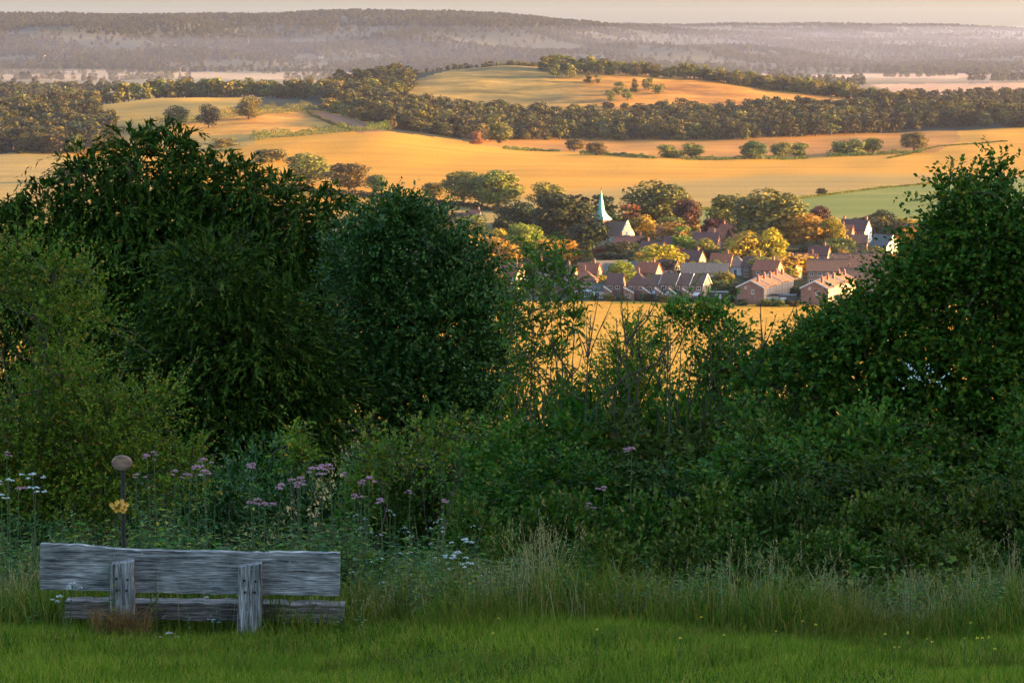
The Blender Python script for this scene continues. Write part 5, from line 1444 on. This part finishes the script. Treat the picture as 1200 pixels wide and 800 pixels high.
# ------------------------------------------------------------------ oval plaque on a post, and a posy tied to it
D = 22.0
c = P(143, 542, D); z0 = float(H(c[0], D)); h = c[2] - z0
root = obj('plaque_post', None, loc=(c[0], D, z0), label='dark post with small oval wooden plaque behind the bench', cat='post')
b = MB(); b.tube([(0, .02, -.2), (0, .02, h * .5), (.004, .02, h)], [.018, .017, .016], 8); obj('post', b.mesh('post', M['bolt']), root)
M['plaque'] = plain_mat('plaque_wood', (.10, .06, .042), (.26, .15, .09), 14, .7, stretch=(1, 1, 3))
b = MB(); k = 28; V = [(0, -.032, h)]
for yy, s in ((-.032, .82), (-.026, .97), (-.012, 1.0), (.0, 1.0)):
    for a in range(k):
        an = 2 * math.pi * a / k; V.append((.077 * s * math.cos(an), yy, h + .058 * s * math.sin(an)))
q = [[1 + i * k + a, 1 + i * k + (a + 1) % k, 1 + (i + 1) * k + (a + 1) % k, 1 + (i + 1) * k + a] for i in range(3) for a in range(k)]
b.add(V, [np.array(q), np.array([[0, 1 + (a + 1) % k, 1 + a] for a in range(k)]), np.array([[1 + 3 * k + a for a in range(k)]])])
pl = obj('plaque', b.mesh('plaque', M['plaque']), root)
c2 = P(140, 593, D - .06)
root = obj('posy', None, loc=c2, label='small posy of faded yellow orange flowers tied to the post', cat='flowers')
for i in range(12):
    a = i * 2.4; r_ = .014 + .045 * math.sqrt(i / 12)
    n_ = 9; an = np.arange(n_) * 6.283 / n_
    nr_ = unit(np.array([math.cos(a) * .5, -1.0, math.sin(a) * .4]))
    t1 = unit(np.cross(nr_, [0, 0, 1.])); t2 = np.cross(nr_, t1)
    ax = np.cos(an)[:, None] * t1 + np.sin(an)[:, None] * t2
    V, Q = leaves(np.zeros((n_, 3)) + ax * .002, ax + nr_ * .35, np.tile(nr_, (n_, 1)), .021, .011)
    obj('bloom', mesh('bloom', V, Q, M['petal_orange']), root, loc=(r_ * math.cos(a) * 1.15, -.015 * random.random(), r_ * math.sin(a) * .7))
mb = MB()
for i in range(7): mb.tube([(random.gauss(0, .02), .01, -.01), (random.gauss(0, .006), .02, -.10)], .003, 4)
obj('stalk', mb.mesh('stalk', M['stem']), root, kind='stuff')

# ------------------------------------------------------------------ grass
def grass_mat(name, ramp, patch):
    m = bpy.data.materials.new(name)
    t, N, Lk, bs, out = nodes(m)
    geo = N.new('ShaderNodeNewGeometry'); rp = N.new('ShaderNodeValToRGB')
    els = rp.color_ramp.elements
    els[0].color = (*ramp[0], 1); els[1].color = (*ramp[-1], 1)
    for i, c_ in enumerate(ramp[1:-1]):
        e = els.new((i + 1) / (len(ramp) - 1)); e.color = (*c_, 1)
    Lk.new(geo.outputs['Random Per Island'], rp.inputs[0])
    tc = N.new('ShaderNodeTexCoord'); nz = N.new('ShaderNodeTexNoise'); nz.inputs['Scale'].default_value = 1.1; nz.inputs['Detail'].default_value = 4
    Lk.new(tc.outputs['Object'], nz.inputs[0])
    mr = N.new('ShaderNodeMapRange'); mr.inputs[1].default_value = .42; mr.inputs[2].default_value = .68; Lk.new(nz.outputs[0], mr.inputs[0])
    mx = N.new('ShaderNodeMix'); mx.data_type = 'RGBA'; mx.inputs[7].default_value = (*patch, 1)
    mu = N.new('ShaderNodeMath'); mu.operation = 'MULTIPLY'; mu.inputs[1].default_value = .55; Lk.new(mr.outputs[0], mu.inputs[0])
    Lk.new(mu.outputs[0], mx.inputs[0]); Lk.new(rp.outputs[0], mx.inputs[6]); Lk.new(mx.outputs[2], bs.inputs['Base Color'])
    bs.inputs['Roughness'].default_value = .75; bs.inputs['Specular IOR Level'].default_value = .06
    tr = N.new('ShaderNodeBsdfTranslucent'); Lk.new(mx.outputs[2], tr.inputs[0])
    ms = N.new('ShaderNodeMixShader'); ms.inputs[0].default_value = .3
    Lk.new(bs.outputs[0], ms.inputs[1]); Lk.new(tr.outputs[0], ms.inputs[2]); Lk.new(ms.outputs[0], out.inputs[0])
    return m
M['lawn'] = grass_mat('turf_grass', [(0.0368, 0.0795, 0.0056), (0.0892, 0.1590, 0.0084), (0.1260, 0.2010, 0.0103), (0.1785, 0.2338, 0.0150), (0.3359, 0.2618, 0.0467)], (0.0630, 0.1122, 0.0093))
M['longgrass'] = grass_mat('long_grass', [(0.0242, 0.0637, 0.0048), (0.0544, 0.1092, 0.0076), (0.0785, 0.1319, 0.0095), (0.2416, 0.1637, 0.0308)], (0.1087, 0.0910, 0.0119))
M['straw'] = grass_mat('seed_stalk', [(0.1344, 0.1092, 0.0403), (0.2352, 0.2016, 0.0806), (0.3024, 0.2604, 0.1142)], (0.2100, 0.1680, 0.0672))
M['drygrass'] = grass_mat('dry_grass', [(.10, .055, .018), (.20, .11, .035), (.26, .16, .06)], (.16, .08, .03))

def blades(x, y, h, w_, bend, z=None, tri=False):
    n = len(x); a = rng.uniform(0, 6.28, n); f = rng.uniform(0, 6.28, n)
    z = H(x, y) if z is None else z
    base = np.stack([x, y, z - .01], 1)
    s = np.stack([np.cos(a), np.sin(a), np.zeros(n)], 1) * (w_ / 2)[:, None]
    l = np.stack([np.cos(f), np.sin(f), np.zeros(n)], 1) * (bend * h)[:, None]
    tip = base + l + np.stack([np.zeros(n), np.zeros(n), h * (1 - .35 * bend)], 1)
    if tri:
        V = np.stack([base - s, base + s, tip], 1).reshape(-1, 3); return V, [np.arange(n * 3).reshape(-1, 3)]
    mid = base + l * .3 + np.stack([np.zeros(n), np.zeros(n), h * .58], 1)
    V = np.stack([base - s, base + s, mid + s * .8, mid - s * .8, tip], 1).reshape(-1, 3)
    i = np.arange(n)[:, None] * 5
    return V, [i + np.array([[0, 1, 2, 3]]), i + np.array([[3, 2, 4]])]

def clump(x, y):
    return .5 + .25 * np.sin(x * 2.1 + 1.3 * np.sin(y * 1.7)) + .25 * np.sin(x * 4.7 - y * 3.1 + 1)
n = 225000
x = rng.uniform(-5.6, 5.6, n); y = rng.uniform(15.0, 20.6, n)
V, Fq = blades(x, y, rng.uniform(.03, .11, n) * (0.6 + .8 * clump(x, y)) * np.clip(1 + (y - 18.8) * .25, .9, 1.6), rng.uniform(.004, .010, n), rng.uniform(.1, .9, n), tri=True)
obj('mown_grass', mesh('mown_grass', V, Fq, M['lawn']), kind='stuff', label='short green turf in front of the bench')
n = 66000
x = rng.uniform(-5.8, 5.8, n); y = rng.uniform(18.9, 23.4, n)
edge = 19.40 + .18 * np.sin(x * 1.9) + .12 * np.sin(x * 5.3) - .25 * (x > .5)
hgt = rng.uniform(.10, .36, n) * (0.3 + .95 * clump(x * .8, y * .9) + .45 * clump(x * 2.3 + 5, y * 2)) * np.clip((y - edge) * 1.5, .25, 1.25)
nb = (np.abs(x - bc[0]) < 1.05) & (y < 20.05) & (y > 19.45)
hgt = np.where(nb, hgt * .7, hgt)
V, Fq = blades(x, y, hgt, rng.uniform(.005, .010, n), rng.uniform(.1, .75, n))
obj('long_grass', mesh('long_grass', V, Fq, M['longgrass']), kind='stuff', label='long green grass along the foot of the hedge')
n = 1300
x = np.where(rng.uniform(size=n) < .72, rng.uniform(-.4, 4.6, n), rng.uniform(-4.6, -.4, n)); y = rng.uniform(19.8, 22.8, n)
V, Fq = blades(x, y, rng.uniform(.25, .55, n), rng.uniform(.003, .006, n), rng.uniform(.05, .45, n))
obj('dry_stalk_grass', mesh('dry_stalk_grass', V, Fq, M['straw']), kind='stuff', label='pale dry stalks mixed through the long grass')

n = 5200
cx_ = rng.uniform(-4.4, 4.4, 130); cy_ = rng.uniform(16.6, 19.6, 130); k_ = rng.integers(0, 130, n)
x = cx_[k_] + rng.normal(size=n) * .06; y = cy_[k_] + rng.normal(size=n) * .06
V, Fq = blades(x, y, rng.uniform(.07, .19, n), rng.uniform(.004, .008, n), rng.uniform(.2, .9, n))
obj('turf_tuft_grass', mesh('turf_tuft_grass', V, Fq, M['longgrass']), kind='stuff', label='darker uneven tufts in the short turf')
# tufts of tall seeding grass
TUFT = []
for v in range(4):
    n = 16; x = rng.normal(size=n) * .07; y = rng.normal(size=n) * .05
    V1, F1 = blades(x, y, rng.uniform(.7, 1.0, n), np.full(n, .006), rng.uniform(.03, .22, n), z=np.zeros(n))
    tip = V1.reshape(-1, 5, 3)[:, 4]
    m_ = 7
    pos = (tip[:, None] - np.linspace(0, .16, m_)[None, :, None] * np.array([0, 0, 1.])).reshape(-1, 3)
    ax = unit(np.array([0, 0, 1.]) + rng.normal(size=(n * m_, 3)) * .35)
    V2, Q2 = leaves(pos, ax, rng.normal(size=(n * m_, 3)), .035, .008)
    TUFT.append((mesh('stalk', V1, F1, M['straw']), mesh('seed_head', V2, Q2, M['straw'])))
gt = 'tufts of tall seeding grass'
for i, (px, top, D) in enumerate([(640,590,21.4),(655,600,21.2),(622,610,21.3),(632,600,21.6),(600,640,21.0),(585,650,20.9),(560,655,21.0),(862,625,21.6),(905,620,22),(965,640,21.2),(970,655,21),(1190,612,21.6),(1010,660,21),(1115,668,21),(820,650,21.2),(760,665,21),(700,660,21),(930,690,20.6),(1060,690,20.6),(1160,690,20.6),(20,640,21),(50,625,21.4),(8,655,20.8),(415,690,20.4),(500,670,20.9),(68,618,21.8),(450,680,20.6),(530,690,20.4),(650,690,20.4),(690,700,20.2),(740,695,20.3),(790,690,20.4),(840,695,20.3),(880,690,20.5),(985,700,20.2),(1030,705,20.1),(1090,700,20.2),(1130,695,20.3),(1200,690,20.3),(1150,650,21.3),(1075,655,21.3),(890,650,21.3)]):
    x = (px - 600) / F * D; z0 = float(H(x, D)); hh = max(.25, P(px, top, D)[2] - z0)
    root = obj('grass_tuft', None, loc=(x, D, z0), rot=(0, 0, random.uniform(0, 6.28)), scale=(random.uniform(.8, 1.4), 1, hh), label='tuft of tall pale seeding grass in front of the hedge', cat='grass tuft', group=gt)
    obj('stalk', TUFT[i % 4][0], root, kind='stuff'); obj('seed_head', TUFT[i % 4][1], root, kind='stuff')
# dry brown tuft at the bench post
n = 420; x = rng.normal(size=n) * .10; y = rng.normal(size=n) * .05
V, Fq = blades(x, y, rng.uniform(.14, .36, n), np.full(n, .006), rng.uniform(.3, 1.1, n), z=np.zeros(n))
c = P(142, 752, 19.72); obj('dry_tuft', mesh('dry_tuft', V, Fq, M['drygrass']), loc=(c[0], 19.72, float(H(c[0], 19.72))), label='brown dry grass tuft slumped against the bench post', cat='grass tuft')
# nettles growing in front of the backrest
for (px, top, D, s) in [(121,664,19.75,.8),(177,662,19.8,.9),(172,668,20.0,.9),(128,672,19.8,.7),(70,700,19.7,.6),(330,705,19.75,.6),(395,690,19.8,.7),(420,700,19.7,.7),(215,715,19.8,.5),(250,708,19.85,.5),(30,690,19.8,.7)]:
    x = (px - 600) / F * D; z0 = float(H(x, D)); hh = P(px, top, D)[2] - z0
    V, Q = stalk_leaves(1, 9, .085, .04); root = obj('nettle_plant', None, loc=(x, D, z0), rot=(0, 0, random.uniform(0, 6)), scale=(s, s, hh), label='single nettle growing up in front of the bench back', cat='plant', group='nettles against the bench back')
    obj('foliage', mesh('foliage', V, Q, M['nettle']), root)
    mb = MB(); mb.tube([(0, 0, 0), (.01, 0, .5), (0, 0, 1)], [.006, .005, .002], 4); obj('stem', mb.mesh('stem', M['stem']), root)
# small yellow flowers in the turf
V, Q = umbel(.012, 14, .009, .8)
yf = mesh('flower_head', V, Q, M['petal_yellow'])
mb = MB(); mb.tube([(0, 0, 0), (0, 0, 1)], [.0025, .0018], 4); ys_ = mb.mesh('stem', M['stem'])
for i in range(24):
    px = random.choice([random.uniform(560, 1190), random.uniform(1100, 1195), random.uniform(850, 1195)]); D = random.uniform(17.2, 20.2)
    x = (px - 600) / F * D; z0 = float(H(x, D)); hh = random.uniform(.08, .2)
    root = obj('yellow_flower', None, loc=(x, D, z0), label='small yellow wildflower dotted in the turf', cat='flower', group='yellow wildflowers in the turf')
    obj('flower_head', yf, root, loc=(0, 0, hh), scale=(random.uniform(.5, 1.0),) * 3); obj('stem', ys_, root, scale=(1, 1, hh))
# low ground cover under the shrubs
n = 42000
x = rng.uniform(-8, 8, n); y = rng.uniform(21.5, 30, n)
hz = rng.uniform(.02, .55, n) * np.clip((y - 20.5) / 2.5, .25, 1)
pos = np.stack([x, y, H(x, y) + hz], 1); a = rng.uniform(0, 6.28, n)
ax = np.stack([np.cos(a), np.sin(a), rng.uniform(-.3, .4, n)], 1); nr_ = unit(np.array([0, 0, 1.]) + rng.normal(size=(n, 3)) * .5)
s = rng.uniform(.05, .1, n)
V, Q = leaves(pos, ax, nr_, s, s * .6)
obj('ground_cover', mesh('ground_cover', V, Q, M['nettle']), kind='stuff', label='low leafy ground cover under the hedge')


# ------------------------------------------------------------------ haze
M['haze'] = bpy.data.materials.new('haze')
M['haze'].use_nodes = True
t = M['haze'].node_tree
for n_ in list(t.nodes): t.nodes.remove(n_)
vo = t.nodes.new('ShaderNodeVolumePrincipled')
vo.inputs['Color'].default_value = (0.72, 0.74, 1.0, 1)
vo.inputs['Density'].default_value = HAZE_DENSITY
vo.inputs['Anisotropy'].default_value = 0.62
oo = t.nodes.new('ShaderNodeOutputMaterial')
t.links.new(vo.outputs[0], oo.inputs['Volume'])
b = MB(); b.box(-6200, 6200, -450, 17600, -30, 190)
obj('haze', b.mesh('haze', M['haze']), kind='stuff', label='thin morning haze filling the valley')

# low mist lying in the far valley
M['mist'] = bpy.data.materials.new('mist')
M['mist'].use_nodes = True
t = M['mist'].node_tree
for n_ in list(t.nodes): t.nodes.remove(n_)
vo = t.nodes.new('ShaderNodeVolumePrincipled')
vo.inputs['Color'].default_value = (0.92, 0.92, 0.95, 1)
vo.inputs['Density'].default_value = 0.00012
oo = t.nodes.new('ShaderNodeOutputMaterial'); t.links.new(vo.outputs[0], oo.inputs['Volume'])
for (px, D_, rx, ry, rz) in [(250, 4800, 330, 420, 9), (40, 5200, 260, 300, 9), (1120, 5000, 420, 300, 5)]:
    k, m_ = 40, 8; V = [(0, 0, 1.0)]; 
    for i in range(1, m_):
        th = math.pi * i / m_
        for a in range(k):
            an = 2 * math.pi * a / k; r_ = math.sin(th) * (1 + .18 * math.sin(3 * an + px) + .1 * math.sin(7 * an))
            V.append((math.cos(an) * r_, math.sin(an) * r_, math.cos(th)))
    V.append((0, 0, -1.0)); V = np.array(V) * [rx, ry, rz]
    q = [[1 + i * k + a, 1 + (i + 1) * k + a, 1 + (i + 1) * k + (a + 1) % k, 1 + i * k + (a + 1) % k] for i in range(m_ - 2) for a in range(k)]
    tr = [[0, 1 + a, 1 + (a + 1) % k] for a in range(k)] + [[len(V) - 1, 1 + (m_ - 2) * k + (a + 1) % k, 1 + (m_ - 2) * k + a] for a in range(k)]
    x = (px - 600) / F * D_
    obj('mist', mesh('mist', V, [np.array(q), np.array(tr)], M['mist'], True), loc=(x, D_, rz * .7), kind='stuff', label='low bank of morning mist on the far valley floor')

# wide shallow sheet of mist filling the far vale, its top below the ridge
M['vale_mist'] = M['mist'].copy()
M['vale_mist'].node_tree.nodes['Principled Volume'].inputs['Density'].default_value = 0.000055
M['vale_mist'].node_tree.nodes['Principled Volume'].inputs['Color'].default_value = (0.72, 0.74, 1.0, 1)
M['vale_mist'].node_tree.nodes['Principled Volume'].inputs['Anisotropy'].default_value = 0.62
xs3 = np.linspace(-5600, 5600, 60); ys3 = np.linspace(4100, 15500, 60)
gx, gy = np.meshgrid(xs3, ys3)
ed = np.minimum(np.clip((gy - 4100) / 1500, 0, 1), np.clip((15500 - gy) / 1000, 0, 1))
top = -24 + 100 * np.sqrt(ed) + 14 * np.sin(gx / 400 + gy / 500) * ed
Vt = np.stack([gx, gy, top + .5], -1).reshape(-1, 3); Vb = np.stack([gx, gy, np.full_like(gx, -25.0)], -1).reshape(-1, 3)
m_ = 60; qi = (np.arange(m_ - 1)[:, None] * m_ + np.arange(m_ - 1)[None]).ravel()
qt = np.stack([qi, qi + 1, qi + 1 + m_, qi + m_], 1); qb = qt[:, ::-1] + m_ * m_
per = list(range(m_)) + [m_ * i + m_ - 1 for i in range(1, m_)] + [m_ * (m_ - 1) + i for i in range(m_ - 2, -1, -1)] + [m_ * i for i in range(m_ - 2, 0, -1)]
per = np.array(per); nx_ = np.roll(per, -1)
qs = np.stack([per, per + m_ * m_, nx_ + m_ * m_, nx_], 1)
obj('mist', mesh('mist', np.concatenate([Vt, Vb]), [qt, qb, qs], M['vale_mist']), kind='stuff', label='thin sheet of mist over the far vale')
